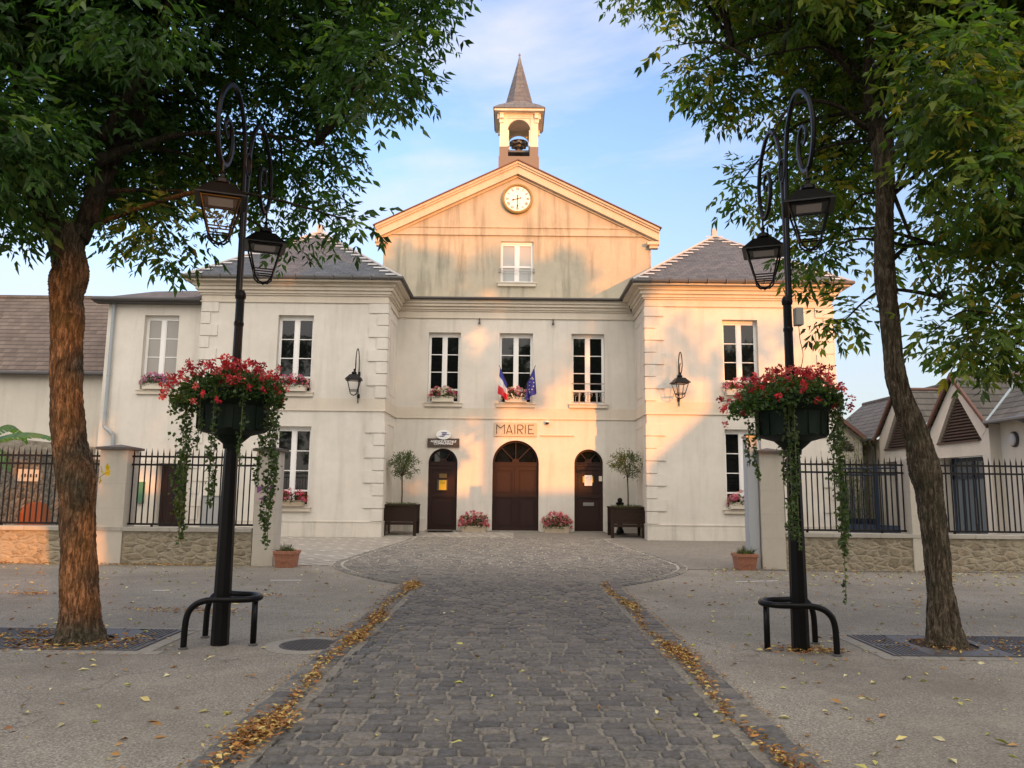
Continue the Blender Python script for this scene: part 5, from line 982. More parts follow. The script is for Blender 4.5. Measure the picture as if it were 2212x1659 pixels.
for g0, g1 in ((20.0, 22.8), (23.2, 26.0)):
    gy = (g0+g1)/2; ga = 4.86; mb = MB()
    P = thing  # porch face: two posts, lintel and raking members proud of the wall
    mb.box(XF-.02, XW+.3, g0, g0+.34, 0, 3.36); mb.box(XF-.02, XW+.3, g1-.34, g1, 0, 3.36); mb.box(XF-.02, XW+.02, g0+.34, g1-.34, 2.62, 3.0)
    for s_ in (-1, 1):
        ye = gy+s_*1.42; poly = [(gy, ga-.02), (ye, 3.40), (ye-s_*.36, 3.06), (gy, ga-.42)]
        mb.prismx(poly if s_ < 0 else poly[::-1], XF-.03, XW+.05)
    build('porch_frame', mb, M['white'], RX)
    mb = MB(); z = 3.12
    while z < 4.38:
        hw = max(.03, (4.44-z)*.80); y0_, y1_ = gy-hw, gy+hw; mb.add([(XF+.05, y0_, z), (XF+.05, y1_, z), (XF+.13, y1_, z+.075), (XF+.13, y0_, z+.075), (XF+.06, y0_, z-.012), (XF+.06, y1_, z-.012), (XF+.14, y1_, z+.06), (XF+.14, y0_, z+.06)], [(0, 1, 2, 3), (7, 6, 5, 4), (0, 4, 5, 1)]); z += .085
    mb.box(XF-.08, XF+.08, gy-1.0, gy+1.0, 3.0, 3.05); build('louvre', mb, P_('louvre_brown', (.10, .065, .05), .8), RX)
    mb = MB(); mb.prismx([(gy-1.08, 3.08), (gy+1.08, 3.08), (gy, 4.46)], XF+.16, XF+.18); build('louvre_backing', mb, M['ink'], RX)
    mb = MB(); xr = ex+(ga+.06-ez)/.72
    for s_ in (-1, 1):
        ye = gy+s_*1.52; mb.quad(*([(XF-.14, gy, ga+.06), (XF-.14, ye, 3.40), (ex+.0, ye, 3.40), (xr, gy, ga+.06)][::s_]))
    pr = build('porch_roof', mb, M['tile2'], RX)
    mb = MB(); mb.tube([(XF-.14, gy, ga+.07), (xr, gy, ga+.07)], .06, 8)
    for s_ in (-1, 1): ye = gy+s_*1.53; q0, q1 = (gy, ga+.09), (ye, 3.41); mb.prismx([q0, q1, (ye, 3.30), (gy, ga-.04)][::s_], XF-.17, XF-.10)
    build('verge_tiles', mb, M['brownedge'], RX)
    mb = MB(); [mb.tube([(ex-.02, gy+s_*1.50, 3.44), (xr, gy, ga+.08)], .045, 6, flat=.5) for s_ in (-1, 1)]; build('valley_flashing', mb, P_('blue_zinc', (.30, .36, .38), .5), RX)
    if True:                                                              # glazed dark blue doors set back in the porch
        mb = MB(); xd = XW+.08; 
        for y0_, y1_, z0, z1 in ((g0+.34, g1-.34, 2.5, 2.62), (g0+.34, g0+.44, 0, 2.5), (g1-.44, g1-.34, 0, 2.5), (g0+.34, g1-.34, 2.02, 2.12), (gy-.05, gy+.05, 0, 2.5), (gy-.62, gy-.50, 0, 2.02), (gy+.50, gy+.62, 0, 2.02), (g0+.34, g1-.34, 0, .42)): mb.box(xd, xd+.06, y0_, y1_, z0, z1)
        dd = build('porch_door', mb, M['blue'], RX); mb = MB(); mb.box(xd+.02, xd+.03, g0+.44, g1-.44, .42, 2.5); build('pane', mb, P_('pale_blue_glass', (.13, .16, .18), .12), dd)
        mb = MB(); mb.tube([(xd-.04, gy-.08, .8), (xd-.04, gy-.08, 1.5)], .015, 6); build('handle', mb, M['zinc'], dd)
for a, b_ in ((16.6, 19.9), (22.9, 23.1), (26.1, 31)): mb = MB(); mb.tube([(ex-.05, a, 3.44), (ex-.05, b_, 3.44)], .055, 8); build('gutter', mb, M['zinc'], RX)
for y in (18.6, 22.95+.08, 26.9): mb = MB(); mb.tube(spline([(ex-.02, y, 3.42), (12.6, y, 3.25), (XW-.06, y, 3.0), (XW-.06, y, 0)], 4), .045, 8); build('downpipe', mb, M['zinc'], RX)
for y, z in ((19.42, 2.98), (23.0, 2.95)):
    mb = MB(); q = MB(); q.lathe((0, 0, 0), [(.16, 0), (.16, .05), (.145, .07)], 20); mb.add([(XW-v[2], y+v[0], z+v[1]*1.25) for v in q.v], q.f); bl = build('bulkhead_lamp', mb, M['zincdark'], RX)
    mb = MB(); q = MB(); q.lathe((0, 0, 0), [(.135, .06), (.12, .10), (.06, .125)], 20); mb.add([(XW-v[2], y+v[0], z+v[1]*1.25) for v in q.v], q.f); build('diffuser', mb, M['bulk'], bl)
G1 = thing('end_wing', 'small white gable ended wing with dark louvres beyond the right wing of the town hall', 'building', (10.7, 27, 0))
mb = MB(); mb.add([(9.0, 27, 0), (12.3, 27, 0), (12.3, 27, 3.5), (10.6, 27, 4.85), (9.0, 27, 3.6)], [(0, 1, 2, 3, 4)]); mb.quad((12.3, 27, 0), (12.3, 31, 0), (12.3, 31, 3.5), (12.3, 27, 3.5)); build('wall', mb, M['white'], G1)
mb = MB(); mb.quad((12.45, 26.7, 3.40), (12.45, 31, 3.40), (10.6, 31, 4.92), (10.6, 26.7, 4.92)); mb.quad((10.6, 26.7, 4.92), (10.6, 31, 4.92), (8.8, 31, 3.4), (8.8, 26.7, 3.4)); build('roof', mb, M['tile2'], G1)
mb = MB(); mb.prism([(12.48, 3.42), (10.6, 4.96), (10.6, 4.80), (12.48, 3.26)], 26.68, 26.78); build('verge_tiles', mb, M['brownedge'], G1)
mb = MB(); z = 3.1
while z < 4.3: mb.box(10.0, min(12.0, 10.6+(4.5-z)*1.1), 26.93, 26.98, z, z+.035); z += .085
mb.prism([(10.0, 3.05), (12.0, 3.05), (10.8, 4.3), (10.0, 4.3)], 26.985, 26.995); build('louvre', mb, P_('louvre_dark', (.06, .045, .035), .8), G1)
GT = thing('metal_gate', 'dark blue double gate of upright bars beside the right wing', 'gate', (11.5, 24.3, 0))
for (xa, ya), (xb, yb) in (((10.72, 25.05), (11.50, 24.45)), ((11.53, 24.43), (12.35, 23.35))):
    mb = MB(); a, b_ = Vector((xa, ya, 0)), Vector((xb, yb, 0)); n = 9
    for i in range(n+1): p = a.lerp(b_, i/n); th_ = .035 if i in (0, n) else .012; mb.box(p.x-th_, p.x+th_, p.y-th_, p.y+th_, .12, 2.48)
    for z in (.12, 2.38, 2.18): mb.tube([a+Vector((0, 0, z)), b_+Vector((0, 0, z))], .03, 4)
    mb.add([a+Vector((0, 0, .12)), b_+Vector((0, 0, .12)), b_+Vector((0, 0, .62)), a+Vector((0, 0, .62)), a+Vector((0, .02, .12)), b_+Vector((0, .02, .12)), b_+Vector((0, .02, .62)), a+Vector((0, .02, .62))], [(0, 1, 2, 3), (7, 6, 5, 4), (0, 4, 5, 1), (3, 2, 6, 7)]); build('gate_leaf', mb, M['blue'], GT)
T = thing('bamboo_bush', 'leafy bamboo bush growing behind the dark blue gate', 'bush', (11.5, 26.2, 0)); mb = MB()
for k in range(26): x, y = rng.uniform(10.8, 12.1), rng.uniform(25.9, 26.7); mb.tube([(x, y, 0), (x+rng.uniform(-.1, .1), y, 1.6), (x+rng.uniform(-.4, .5), y+rng.uniform(-.3, .3), rng.uniform(2.4, 3.5))], [.012, .01, .004], 4)
build('canes', mb, M['stem'], T); n = 1500; P = np.stack([rng.uniform(10.75, 12.2, n), rng.uniform(25.7, 26.8, n), rng.uniform(.7, 3.5, n)**1.0], 1); P = P[(P[:, 2] < 2.6) | (rng.uniform(0, 1, n) < .4)]
D_ = rng.normal(size=(len(P), 3)); D_[:, 2] -= .5; leaves('leaves', P, D_, rng.uniform(.10, .18, len(P)), .026, pick([(.08, .13, .04), (.13, .17, .06), (.18, .18, .07)], len(P)), M['leaf'], T)
mb = MB(); mb.box(11.0, 12.1, 25.75, 25.8, 0, .75); mb.box(11.0, 12.1, 26.5, 26.55, 0, .75); mb.box(11.0, 11.05, 25.8, 26.5, 0, .75); mb.box(12.05, 12.1, 25.8, 26.5, 0, .75); mb.box(10.98, 12.12, 25.72, 25.76, .68, .76); tag(build('metal_trough', mb, M['blue']), 'dark blue metal trough at the foot of the bamboo', 'planter')
# ------------------------------------------------------------------ tree grates, manhole
def grate(x0, x1, y0, y1, hx, hy, label):
    T = thing('tree_grate', label, 'tree grate', ((x0+x1)/2, (y0+y1)/2, 0), 'cast iron grates round the trees'); z = -.006
    mb = MB(); w_ = .02; xa, xb = hx-.42, hx+.42
    mb.box(x0, x1, y0, y0+w_, z, .008); mb.box(x0, x1, y1-w_, y1, z, .008); mb.box(x0, x0+w_, y0+w_, y1-w_, z, .008); mb.box(x1-w_, x1, y0+w_, y1-w_, z, .008)
    for a, b_ in ((x0+w_, xa), (xb, x1-w_)):
        if b_-a < .1: continue
        x = a
        while x < b_-.02: mb.box(x, x+.022, y0+w_, y1-w_, z, .006); x += .047
        for yy_ in (y0+(y1-y0)/2,): mb.box(a, b_, yy_-.02, yy_+.02, z+.001, .0065)
    build('slats', mb, M['manhole'], T)
    mb = MB(); n = 28; ring = [(hx+.33*math.cos(2*math.pi*i/n), hy+.33*math.sin(2*math.pi*i/n)) for i in range(n)]
    def outp(i):
        a = 2*math.pi*i/n; c, s_ = math.cos(a), math.sin(a); k = min((.42/abs(c)) if abs(c) > 1e-6 else 9, ((y1-w_-hy if s_ > 0 else hy-y0-w_)/abs(s_)) if abs(s_) > 1e-6 else 9); return (hx+c*k, hy+s_*k)
    for i in range(n): a, b_ = ring[i], ring[(i+1) % n]; c, d_ = outp((i+1) % n), outp(i); mb.quad((*a, .006), (*d_, .006), (*c, .006), (*b_, .006))
    build('centre_plate', mb, M['manhole'], T)
    mb = MB(); mb.quad((x0, y0, -.0095), (x1, y0, -.0095), (x1, y1, -.0095), (x0, y1, -.0095)); build('pit', mb, M['soil'], T)
    mb = MB(); x = x0-.16
    while x < x1+.1: mb.box(x+.004, x+.19, y0-.14, y0-.004, -.02, -.003); mb.box(x+.004, x+.19, y1+.004, y1+.14, -.02, -.003); x += .195
    y = y0
    while y < y1-.05: mb.box(x0-.15, x0-.005, y+.004, min(y+.17, y1), -.02, -.003); mb.box(x1+.005, x1+.15, y+.004, min(y+.17, y1), -.02, -.003); y += .175
    build('edging', mb, M['concrete'], T, bevel=.004)
grate(-5.72, -3.62, 7.76, 8.86, -4.42, 8.2, 'slotted iron grate round the left tree trunk'); grate(3.80, 5.9, 7.88, 8.96, 4.60, 8.45, 'slotted iron grate round the right tree trunk')
T = thing('manhole_cover', 'round iron manhole cover in a concrete collar beside the left lamp post', 'manhole cover', (-2.04, 8.13, 0))
mb = MB(); mb.lathe((-2.04, 8.13, -.02), [(.44, 0), (.44, .014), (.30, .018)], 40); build('collar', mb, M['concrete'], T); mb = MB(); mb.lathe((-2.04, 8.13, -.01), [(.295, 0), (.295, .012), (.28, .012)], 36)
for i in range(-6, 7):
    for j in range(-6, 7):
        if i*i+j*j < 38: mb.box(-2.04+i*.042-.014, -2.04+i*.042+.014, 8.13+j*.042-.014, 8.13+j*.042+.014, .002, .006)
build('cover', mb, M['coverdark'], T)
# ------------------------------------------------------------------ the two big trees
def bark_jit(seed):
    r_ = np.random.default_rng(seed); ph = r_.uniform(0, 6.28, 12); tab = r_.uniform(-1, 1, (400, 64))
    def f(i, j, p):
        a = j*2*math.pi/56
        fl = max(0, .38-p.z)/.38
        return 1+fl*fl*(.13+.10*math.sin(a*5+ph[4]))+.05*math.sin(a*3+p.z*2.1+ph[0])+.030*math.sin(a*5-p.z*5+ph[1])+.034*math.sin(a*17+2.2*math.sin(p.z*7+ph[2]))+.034*tab[i % 400, j % 64]+.04*math.sin(p.z*9+a*2+ph[3])*math.sin(p.z*3)
    return f
def fill(pts, rs, step=.03):
    out, ro = [], []; P = spline(pts, 12); RR = spline([(r_, 0, 0) for r_ in rs], 12)
    return P, [v.x for v in RR]
def trunk_from(rows, Y):                       # rows: picture height, left and right edge -> centre line and radius in metres at depth Y
    pts, rs = [], []
    for yp, xl, xr in rows:
        a, b_ = at(xl, yp, Y), at(xr, yp, Y); pts.append((a+b_)/2); rs.append((b_-a).length/2*.83)
    return pts, rs
def sprigs(name, C, A, cols, wts, size, T, lw=.36):
    n = len(C); A = nrm(A); ref = np.broadcast_to([0, 0, 1.], (n, 3))+rng.normal(size=(n, 3))*.25; Sd = nrm(np.cross(A, ref)); L_ = size*rng.uniform(.75, 1.25, n)
    P, D_, Ls = [], [], []; base = pick(cols, n, wts, .25); cl = []
    for f, s_ in ((1.0, 0), (.90, 1), (.90, -1), (.55, 1), (.55, -1), (.2, 1), (.2, -1)):
        P.append(C+A*(L_*f)[:, None]); d_ = A*(1 if s_ == 0 else .55)+Sd*s_*.8+np.array([0, 0, -.38])+rng.normal(size=(n, 3))*.16; D_.append(d_); Ls.append(L_*.46*rng.uniform(.6, 1.3, n)); cl.append(base*rng.uniform(.85, 1.15, (n, 1)))
    P, D_, Ls, cl = map(np.concatenate, (P, D_, Ls, cl)); return leaves(name, P, D_, Ls, Ls*lw*rng.uniform(.8, 1.2, len(Ls)), np.clip(cl, 0, 1), M['leaf'], T, fold=.2)
def inpoly(px, py, poly):
    c = False; j = len(poly)-1
    for i in range(len(poly)):
        (xi, yi), (xj, yj) = poly[i], poly[j]
        if (yi > py) != (yj > py) and px < (xj-xi)*(py-yi)/(yj-yi)+xi: c = not c
        j = i
    return c
def pdist(px, py, poly):
    p = Vector((px, py)); m_ = 1e9
    for i in range(len(poly)):
        a, b_ = Vector(poly[i-1]), Vector(poly[i]); t = max(0, min(1, (p-a).dot(b_-a)/max(1e-6, (b_-a).length_squared))); m_ = min(m_, (p-a-(b_-a)*t).length)
    return m_
def crown_clumps(poly, n, Ys, rr, seed):       # poly: outline of the crown in the x,z plane through the trunk, in metres
    r_ = random.Random(seed); out = []; xs = [p[0] for p in poly]; zs = [p[1] for p in poly]; tries = 0
    while len(out) < n and tries < 20000:
        tries += 1; x, z = r_.uniform(min(xs), max(xs)), r_.uniform(min(zs), max(zs)); r0 = r_.uniform(*rr)
        if not inpoly(x, z, poly): continue
        d_ = pdist(x, z, poly)
        if d_ < r0*.85: r0 = max(.16, d_*1.08)
        if d_ < .14: continue
        Y = r_.uniform(*Ys); k = min(1, .25+d_/1.2); ym = YT[0]; Y = ym+(Y-ym)*k
        # the outline was taken at the trunk's depth; a clump nearer or farther keeps its own metres
        s_ = Y/ym; out.append((x*s_, Y, EYE+(z-EYE)*s_, r0))
    return out
YT = [8.2]
def big_tree(name, label, rows, limbs, poly, ncl, Ys, rr, dens, cols, wts, extra, size, seed, twig_n=60, group=None, Y=8.2, knots=()):
    YT[0] = Y; T0 = trunk_from(rows, Y); T = thing(name, label, 'tree', (T0[0][0].x, Y, 0), group)
    pts, rs = T0; pts = [Vector((pts[0].x, Y, -.05))]+pts; rs = [rs[0]*1.12]+rs; P, RR = fill(pts, rs); mb = MB(); mb.tube(P, RR, 56, jit=bark_jit(seed)); build('trunk', mb, M['bark'], T, smooth=True)
    lb = MB(); ends = []
    for lm_, yoff in limbs:
        lp, lr = trunk_from(lm_, Y); k = len(lp); lp = [p+Vector((0, yoff*i/(k-1), 0)) for i, p in enumerate(lp)]
        P, RR = fill(lp, lr); lb.tube(P, RR, 20, jit=bark_jit(seed+1)); ends += lp
    cl = crown_clumps(poly, ncl, Ys, rr, seed)+extra
    rl = random.Random(seed)                                              # the crowns stay clear of the lamp heads that stand in front of them
    cl = [(x*q/y, q, EYE+(z-EYE)*q/y, r0) if q else (x, y, z, r0) for (x, y, z, r0) in cl for q in [rl.uniform(9.5, 10.8) if .23 < abs(x/y) < .46 and y < 9.5 and z < 7.2 else rl.uniform(9.0, 10.2) if (-.62 < x/y < -.47 and z < 5.9 or .44 < x/y < .53 and z < 6.4) and y < 9.0 else 0]]
    for i, (x, y, z, r0) in enumerate(cl[:]):
        if i % 2 and i < len(cl) and twig_n > 0:
            c = Vector((x, y, z)); e = min(ends, key=lambda q: (q-c).length+abs(q.z-c.z)*.2+(1.5 if q.z > c.z+.3 else 0)); mid = e.lerp(c, .5)+Vector((rng.uniform(-.15, .15), rng.uniform(-.15, .15), .12*(c-e).length))
            P = spline([e, mid, c+Vector((0, 0, -.05))], 6); l = (c-e).length; r1 = min(.035, .010+.010*l); lb.tube(P, [r1*(1-.75*q/(len(P)-1)) for q in range(len(P))], 6)
            for k in range(4): d_ = Vector(rnd_dir(1, 0)[0])*r0*.9; lb.tube([P[-3], P[-3].lerp(c+d_, .5)+Vector((0, 0, .04)), c+d_], [.006, .004, .002], 4, cap=False)
    build('limbs', lb, M['bark2'], T, smooth=True)
    C = []; A = []
    for x, y, z, r0 in cl:
        n = int(dens*r0**2.4*60); d_ = rnd_dir(n, -.1); rad = r0*rng.uniform(.25, 1.08, n)**.7; C.append(np.array([x, y, z])+d_*rad[:, None]*np.array([1.05, 1.05, .85])); A.append(d_*.8+rng.normal(size=(n, 3))*.35+np.array([0, 0, -.35]))
    C, A = np.concatenate(C), np.concatenate(A); sprigs('crown', C, A, cols, wts, size, T); return T, ends, cl
M['bark2'] = bark('limb_bark', (.045, .034, .024), (.10, .078, .052))
def topoly(pp, Y): return [(at(x, y, Y).x, at(x, y, Y).z) for x, y in pp]
Lrows = [(1386, 116, 228), (1345, 124, 219), (1311, 126, 219), (1260, 127, 215), (1200, 130, 211), (1123, 129, 211), (1080, 127, 212), (1040, 122, 212), (1000, 116, 202), (960, 110, 190), (900, 106, 184), (820, 105, 180), (740, 107, 179), (680, 105, 184), (640, 104, 184), (610, 105, 192), (590, 112, 196), (570, 113, 192), (540, 106, 187), (515, 101, 190), (490, 98, 196)]
Llimbs = [([(520, 150, 196), (490, 154, 200), (450, 158, 207), (400, 168, 215), (350, 182, 228), (300, 196, 246), (250, 218, 272), (150, 252, 300), (50, 272, 312), (-60, 285, 320), (-250, 300, 330)], .6),
          ([(520, 103, 150), (480, 92, 145), (430, 78, 128), (350, 66, 112), (225, 58, 98), (100, 54, 90), (0, 48, 80), (-150, 30, 60)], -.5), ([(480, 90, 130), (400, 40, 80), (280, -20, 20), (150, -90, -55), (0, -150, -120)], .3),
          ([(300, 205, 235), (220, 280, 305), (140, 350, 372), (60, 395, 412), (-60, 450, 464)], -.6), ([(350, 190, 222), (300, 270, 290), (260, 350, 364), (240, 440, 450), (230, 540, 547), (235, 640, 645)], .9), ([(110, 62, 90), (70, 120, 138), (60, 190, 205), (20, 260, 272), (-100, 330, 340)], -.8)]
Lpoly = topoly([(-420, 520), (-200, 540), (0, 520), (60, 575), (105, 540), (190, 470), (240, 540), (330, 560), (390, 590), (440, 545), (480, 480), (520, 500), (560, 560), (640, 565), (690, 530), (755, 520), (820, 470), (815, 400), (790, 330), (800, 250), (880, 265), (985, 205), (975, 170), (900, 130), (1010, 75), (960, 20), (1060, -60), (900, -300), (500, -600), (0, -650), (-500, -300)], 8.2)
LC = [(.034, .080, .020), (.052, .112, .028), (.09, .14, .032), (.022, .048, .015)]
def cloud(c, rad, n, rr, seed):
    r_ = random.Random(seed); o = []
    for i in range(n): d_ = Vector((r_.gauss(0, 1), r_.gauss(0, 1), r_.gauss(0, 1))).normalized()*r_.uniform(.3, 1)**.5; o.append((c[0]+d_.x*rad[0], c[1]+d_.y*rad[1], c[2]+d_.z*rad[2], r_.uniform(*rr)))
    return o
exL = cloud((-3.8, 8.8, 8.6), (3.6, 2.6, 1.5), 26, (.6, .85), 3)
big_tree('ash_tree', 'large dark leafed tree with sunlit orange bark at the left', Lrows, Llimbs, Lpoly, 265, (6.7, 10.4), (.38, .66), 7.6, LC, [.35, .35, .15, .15], exL, .26, 11, group='trees on the square')
Rrows = [(1395, 1997, 2087), (1348, 2000, 2076), (1300, 2001, 2070), (1258, 2000, 2060), (1198, 1995, 2056), (1119, 1984, 2046), (1060, 1974, 2040), (1030, 1964, 2038), (1001, 1958, 2030), (941, 1948, 2008), (882, 1927, 1982), (822, 1911, 1962), (763, 1907, 1952), (684, 1899, 1945), (605, 1888, 1938), (500, 1888, 1933), (400, 1888, 1933), (330, 1882, 1933), (285, 1876, 1930)]
Rlimbs = [([(300, 1892, 1928), (260, 1893, 1923), (225, 1898, 1923), (150, 1920, 1946), (50, 1958, 1984), (-20, 1985, 2005), (-150, 2030, 2045), (-300, 2060, 2070)], .5), ([(300, 1876, 1905), (250, 1858, 1882), (175, 1846, 1868), (90, 1850, 1868), (0, 1870, 1885), (-120, 1860, 1870)], -.5),
          ([(285, 1880, 1900), (270, 1838, 1852), (247, 1798, 1810), (240, 1738, 1748), (262, 1680, 1687), (330, 1640, 1644)], -.4), ([(560, 1920, 1935), (520, 1980, 1988), (505, 2060, 2067), (520, 2150, 2155)], .6), ([(300, 1900, 1920), (250, 1980, 1992), (170, 2080, 2092), (100, 2180, 2190), (0, 2280, 2290)], .7), ([(150, 1850, 1864), (80, 1780, 1790), (40, 1700, 1708), (60, 1600, 1605), (90, 1520, 1524)], .5),
          ([(175, 1846, 1862), (130, 1760, 1768), (160, 1660, 1665), (200, 1580, 1583)], -.7), ([(420, 1925, 1936), (560, 1960, 1966), (660, 1990, 1994), (700, 2050, 2053), (720, 2120, 2122)], -.8)]
Rpoly = topoly([(1400, -200), (1450, -20), (1432, 70), (1445, 165), (1520, 215), (1560, 255), (1640, 250), (1690, 285), (1600, 330), (1560, 360), (1560, 450), (1640, 480), (1690, 460), (1690, 610), (1740, 640), (1760, 690), (1830, 738), (1885, 735), (1900, 600), (1960, 590), (2010, 660), (1975, 730), (1985, 780), (2060, 770), (2130, 810), (2230, 790), (2500, 820), (2750, 500), (2700, -200), (2200, -650), (1700, -600)], 8.3)
RC = [(.060, .115, .024), (.10, .155, .032), (.16, .19, .04), (.26, .22, .03), (.035, .06, .018)]
exR = cloud((5.0, 8.9, 8.8), (3.4, 2.4, 1.4), 22, (.6, .8), 5)
big_tree('ash_tree', 'tree with yellowing leaves and a bent shaded trunk at the right', Rrows, Rlimbs, Rpoly, 310, (7.0, 10.6), (.30, .58), 7.6, RC, [.25, .3, .25, .09, .11], exR, .28, 23, group='trees on the square', Y=8.45)
T = thing('leaf_sprig', 'bright yellow leaf sprig sprouting from the left trunk at fence height', 'sprig', (-4.1, 8.1, 2.0)); p0 = at(205, 1040, 8.1); mb = MB(); mb.tube([p0, p0+Vector((.08, -.03, .06)), p0+Vector((.15, -.04, .10))], .003, 4); build('stalk', mb, M['stem'], T)
P = np.array([list(p0+Vector(v)) for v in ((.10, -.03, .07), (.10, -.03, .08), (.12, -.04, .09), (.14, -.04, .10), (.06, -.02, .05))]); D_ = np.array([[-.3, -.2, .9], [.9, -.3, .35], [.7, -.5, -.2], [.2, -.4, .8], [.3, -.5, -.6]]); leaves('yellow_leaves', P, D_, .11, .05, pick([(.55, .40, .03)], 5), M['leaf'], T)
# ------------------------------------------------------------------ fallen leaves
FC = [(.36, .17, .05), (.26, .11, .035), (.44, .26, .09), (.50, .38, .14), (.20, .09, .04)]
def fallen(name, XY, label, s=(.03, .065), cols=FC, wts=None, zz=.006, pile=0.0, z0=None):
    n = len(XY); z = np.array([zg(y) for y in XY[:, 1]])+zz+(rng.uniform(0, 1, n)*pile if pile else 0)
    a = rng.uniform(0, 6.28, n); P = np.column_stack([XY, z+.002]); D_ = np.column_stack([np.cos(a), np.sin(a), rng.uniform(-.05, .35, n)]); L_ = rng.uniform(*s, n)
    o = leaves(name, P, D_, L_, L_*rng.uniform(.3, .5, n), pick(cols, n, wts, .3), M['dead'], None, fold=.28, up=np.array([0, 0, 1.])); return tag(o, label, 'leaves', None, 'stuff')
XY = []
for sgn in (-1, 1):
    pool = []; y = 3.9
    while y < 13.5: pool.append((y, (.12+max(0, math.sin(y*1.7+sgn*1.3)*.6+math.sin(y*4.1+sgn)*.5+rng.uniform(-.3, .3)))*(.75 if sgn < 0 else .5))); y += .25
    for y, w_ in pool: n = int(w_*(220 if y < 9 else 160))+8; xx = 1.66+rng.normal(0, .03+.05*min(1, w_), n)+.05*math.sin(y*1.9)-(.05 if sgn > 0 else .03); XY.append(np.column_stack([sgn*xx, y+rng.normal(0, .14, n)]))
XY = np.concatenate(XY); fallen('leaf_drifts', XY, 'orange brown leaf litter drifted along both gutters of the cobbled road', zz=.012, pile=.035)
k = 260; xx = np.concatenate([rng.uniform(-1.9, -1.84, k), rng.uniform(1.84, 1.9, k)]); fallen('leaf_crumbs', np.column_stack([xx, rng.uniform(4, 13.2, 2*k)]), 'thin line of crumbled leaves where asphalt meets the setts', s=(.02, .045), zz=-.004)
SC = [(.50, .42, .18), (.55, .50, .30), (.36, .20, .07), (.26, .13, .05), (.42, .40, .12)]
n = 340; XY = np.column_stack([rng.uniform(-1.5, 1.5, n), 3.8+9*rng.uniform(0, 1, n)**.8]); n2 = 1500; y = rng.uniform(3.8, 16, n2); X2 = np.column_stack([np.where(rng.uniform(0, 1, n2) < .45, -1, 1)*rng.uniform(1.95, 10, n2), y])
X3 = np.column_stack([rng.uniform(4, 11, 420), 16.3-2.6*rng.uniform(0, 1, 420)**1.5]); fallen('scattered_leaves', np.concatenate([XY, X2, X3]), 'scattered yellow and brown leaves lying over the square', s=(.045, .10), cols=SC, zz=-.008)
B = []
for cx, cy, sx, sy, n in ((-4.42, 8.0, .40, .22, 260), (-5.0, 8.35, .35, .3, 200), (-3.95, 8.1, .12, .2, 60), (-4.1, 10.2, .35, .12, 170), (-3.6, 11.6, .25, .1, 60), (-9, 15.95, 2.2, .1, 500), (-6.8, 15.95, 1.0, .10, 200), (-7.0, 11.6, .2, .08, 80), (2.97, 8.1, .18, .12, 130), (3.15, 8.05, .15, .06, 60), (4.15, 8.45, .4, .3, 60), (5.2, 8.4, .5, .3, 150), (4.45, 8.4, .1, .2, 30), (8, 16.3, 2.5, .12, 160), (-1.95, 8.75, .18, .15, 60), (-3.3, 5.1, .12, .06, 14)): B.append(np.column_stack([rng.normal(cx, sx, n), np.minimum(rng.normal(cy, sy, n), 16.05 if cx < 0 else 16.45)]))
fallen('leaf_heaps', np.concatenate(B), 'brown leaves heaped round the tree feet and along the low walls', s=(.035, .07), zz=.004, pile=.012)
# weeds on the low walls and small hanging shreds
n = 160; P = np.column_stack([rng.uniform(-10, -5.4, n), np.full(n, WY-.02), rng.uniform(.0, .62, n)**1.0]); 
# ------------------------------------------------------------------ added street behind the camera (mirrored in panes; shaped to cast evening shadows)
def sbox(mb, u0, u1, w0, w1, z0, z1):
    c = [sunp(u, w_, z) for z in (z0, z1) for w_ in (w0, w1) for u in (u0, u1)]; mb.add(c, [(0, 2, 3, 1), (4, 5, 7, 6), (0, 1, 5, 4), (2, 6, 7, 3), (0, 4, 6, 2), (1, 3, 7, 5)])
def house(name, label, u0, u1, w0, w1, ze, zr, axis):
    T = thing(name, label, 'house', sunp((u0+u1)/2, (w0+w1)/2, 0)); mb = MB(); sbox(mb, u0, u1, w0, w1, -.05, ze)
    if axis == 'w': um = (u0+u1)/2; mb.add([sunp(u0, w0, ze), sunp(u1, w0, ze), sunp(um, w0, zr)], [(0, 1, 2)]); mb.add([sunp(u0, w1, ze), sunp(u1, w1, ze), sunp(um, w1, zr)], [(0, 1, 2)])
    build('wall', mb, M['rough'], T); mb = MB(); e = .1
    if axis == 'w': um = (u0+u1)/2; mb.quad(sunp(u0-e, w0-.3, ze-.05), sunp(um, w0-.3, zr+.05), sunp(um, w1+.3, zr+.05), sunp(u0-e, w1+.3, ze-.05)); mb.quad(sunp(u1+e, w0-.3, ze-.05), sunp(um, w0-.3, zr+.05), sunp(um, w1+.3, zr+.05), sunp(u1+e, w1+.3, ze-.05))
    else: wm = (w0+w1)/2; mb.quad(sunp(u0-e, w0-.3, ze-.05), sunp(u1+e, w0-.3, ze-.05), sunp(u1+e, wm, zr), sunp(u0-e, wm, zr)); mb.quad(sunp(u0-e, w1+.3, ze-.05), sunp(u1+e, w1+.3, ze-.05), sunp(u1+e, wm, zr), sunp(u0-e, wm, zr))
    build('roof', mb, M['tile'], T)
    mb = MB(); k = int((u1-u0)/2.2)
    for i in range(k):
        u = u0+1.1+i*2.2
        for z in (1.0, 3.9):
            if z+1.6 < ze: sbox(mb, u-.45, u+.45, w0-.03, w0-.005, z, z+1.4)
    if mb.v: build('window', mb, M['glass'], T)
house('shadow_town_house', 'long unseen two storey house added behind the camera to shade the left side', -26, -.95, 27, 35, 8.6, 11, 'u')
house('shadow_garage', 'unseen low building added behind the camera to shade the square and left wing', 1.25, 11.9, 26, 30, 5.2, 6.2, 'u')
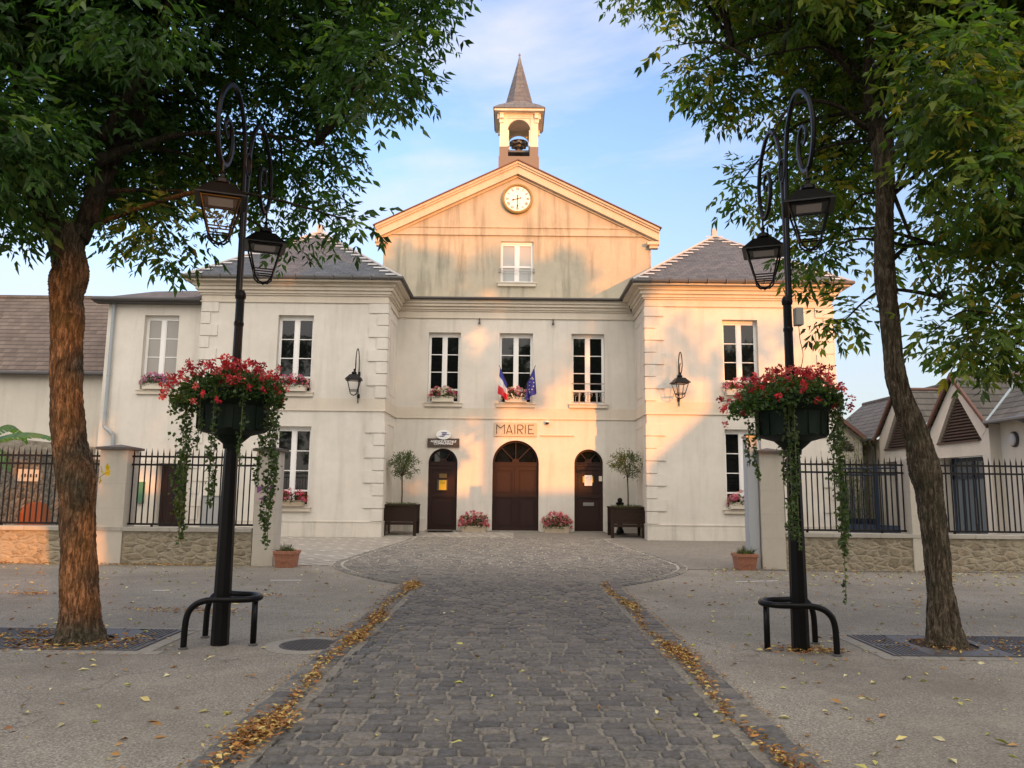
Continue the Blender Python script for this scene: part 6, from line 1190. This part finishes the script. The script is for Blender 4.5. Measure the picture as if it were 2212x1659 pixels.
house('shadow_cottage', 'unseen low building added behind the camera to shade the doors', 11.9, 16.75, 25, 31, 5.0, 6.0, 'u')
house('gable_house', 'house with its gable to the square behind the camera', 16.75, 22.4, 24, 34, 6.2, 9.0, 'w')
house('shadow_corner_house', 'tall unseen house added behind the camera to shade the right side', 22.4, 36, 25, 34, 8.2, 10.5, 'u')
T = thing('shadow_wall', 'unseen wall added behind the camera to shade the low ground', 'wall', sunp(.1, 27, 0)); mb = MB(); sbox(mb, -1.5, 1.5, 27, 27.3, 0, 3.45); build('stonework', mb, M['rubble'], T)
def unseen_street_tree(u, w_, zb, zt, ru, n, label, seed, dens=1.0, rw=3.0):
    x, y, _ = sunp(u, w_, 0); T = thing('unseen_street_tree', label, 'tree', (x, y, 0), 'trees along the street behind the camera'); mb = MB(); mb.tube([(x, y, 0), (x+.1, y, zb+1), (x, y, (zb+zt)/2)], [.25, .2, .1], 10); build('trunk', mb, M['bark'], T)
    cl = cloud((x, y, (zb+zt)/2), (ru, ru, (zt-zb)/2), n, (.7, 1.1), seed); C = []
    for cx, cy, cz, r0 in cl: k = int(110*dens*r0**2); C.append(np.array([cx, cy, cz])+rnd_dir(k, 0)*r0*rng.uniform(.3, 1, (k, 1)))
    C = np.concatenate(C); k = len(C); D_ = rng.normal(size=(k, 3)); leaves('crown', C, D_, rng.uniform(.3, .45, k), rng.uniform(.2, .3, k), pick(LC, k), M['leaf'], T)
unseen_street_tree(-3.6, 21, 7.0, 13.5, 4.2, 46, 'tall unseen street tree added for shade left of the gap behind the camera', 41, 1.3)
unseen_street_tree(5.0, 20, 4.2, 14.2, 3.7, 70, 'wide unseen street tree added for shade right of the gap behind the camera', 42, 1.5)
unseen_street_tree(9.0, 21, 3.8, 14.0, 3.3, 62, 'second unseen street tree added for shade right of the gap behind the camera', 43, 1.5)
unseen_street_tree(13.4, 22, 8.2, 14.6, 3.5, 46, 'high crowned unseen street tree added for shade behind the camera', 44, 1.15)
unseen_street_tree(-1.1, 22, 6.4, 13.5, 2.8, 34, 'unseen street tree added for shade over the gap behind the camera', 45, 1.5)
unseen_street_tree(-10, 22, 5.0, 14.5, 4.6, 60, 'tall tree left behind the camera', 46, 1.0)
unseen_street_tree(-16, 20, 4.0, 15, 4.8, 60, 'large tree far left behind the camera', 47, 1.0)
unseen_street_tree(2.2, 12.5, 6.3, 15.5, 3.6, 60, 'tall tree close behind the camera', 51, 1.2)
unseen_street_tree(-4.5, 12, 6.5, 15, 4.0, 60, 'broad tree close behind the camera to the left', 52, 1.2)
unseen_street_tree(-12, 12, 5.0, 14.5, 4.4, 60, 'broad dark tree far left behind the camera', 53, 1.2)
unseen_street_tree(-25, 4, 3.5, 15, 5.0, 60, 'large dark tree far out to the left behind the camera', 54, 1.0)
unseen_street_tree(-20, 12, 3.5, 15, 4.6, 60, 'spreading tree left behind the camera', 55, 1.0)
unseen_street_tree(1.3, 14, 3.0, 6.2, 1.1, 12, 'unseen young thin street tree added to dapple the left trunk, standing in the gap behind the camera', 57, .30)
unseen_street_tree(18.6, 19, 8.3, 10.8, 2.0, 7, 'small crowned unseen street tree added for shade far right behind the camera', 48, .6)
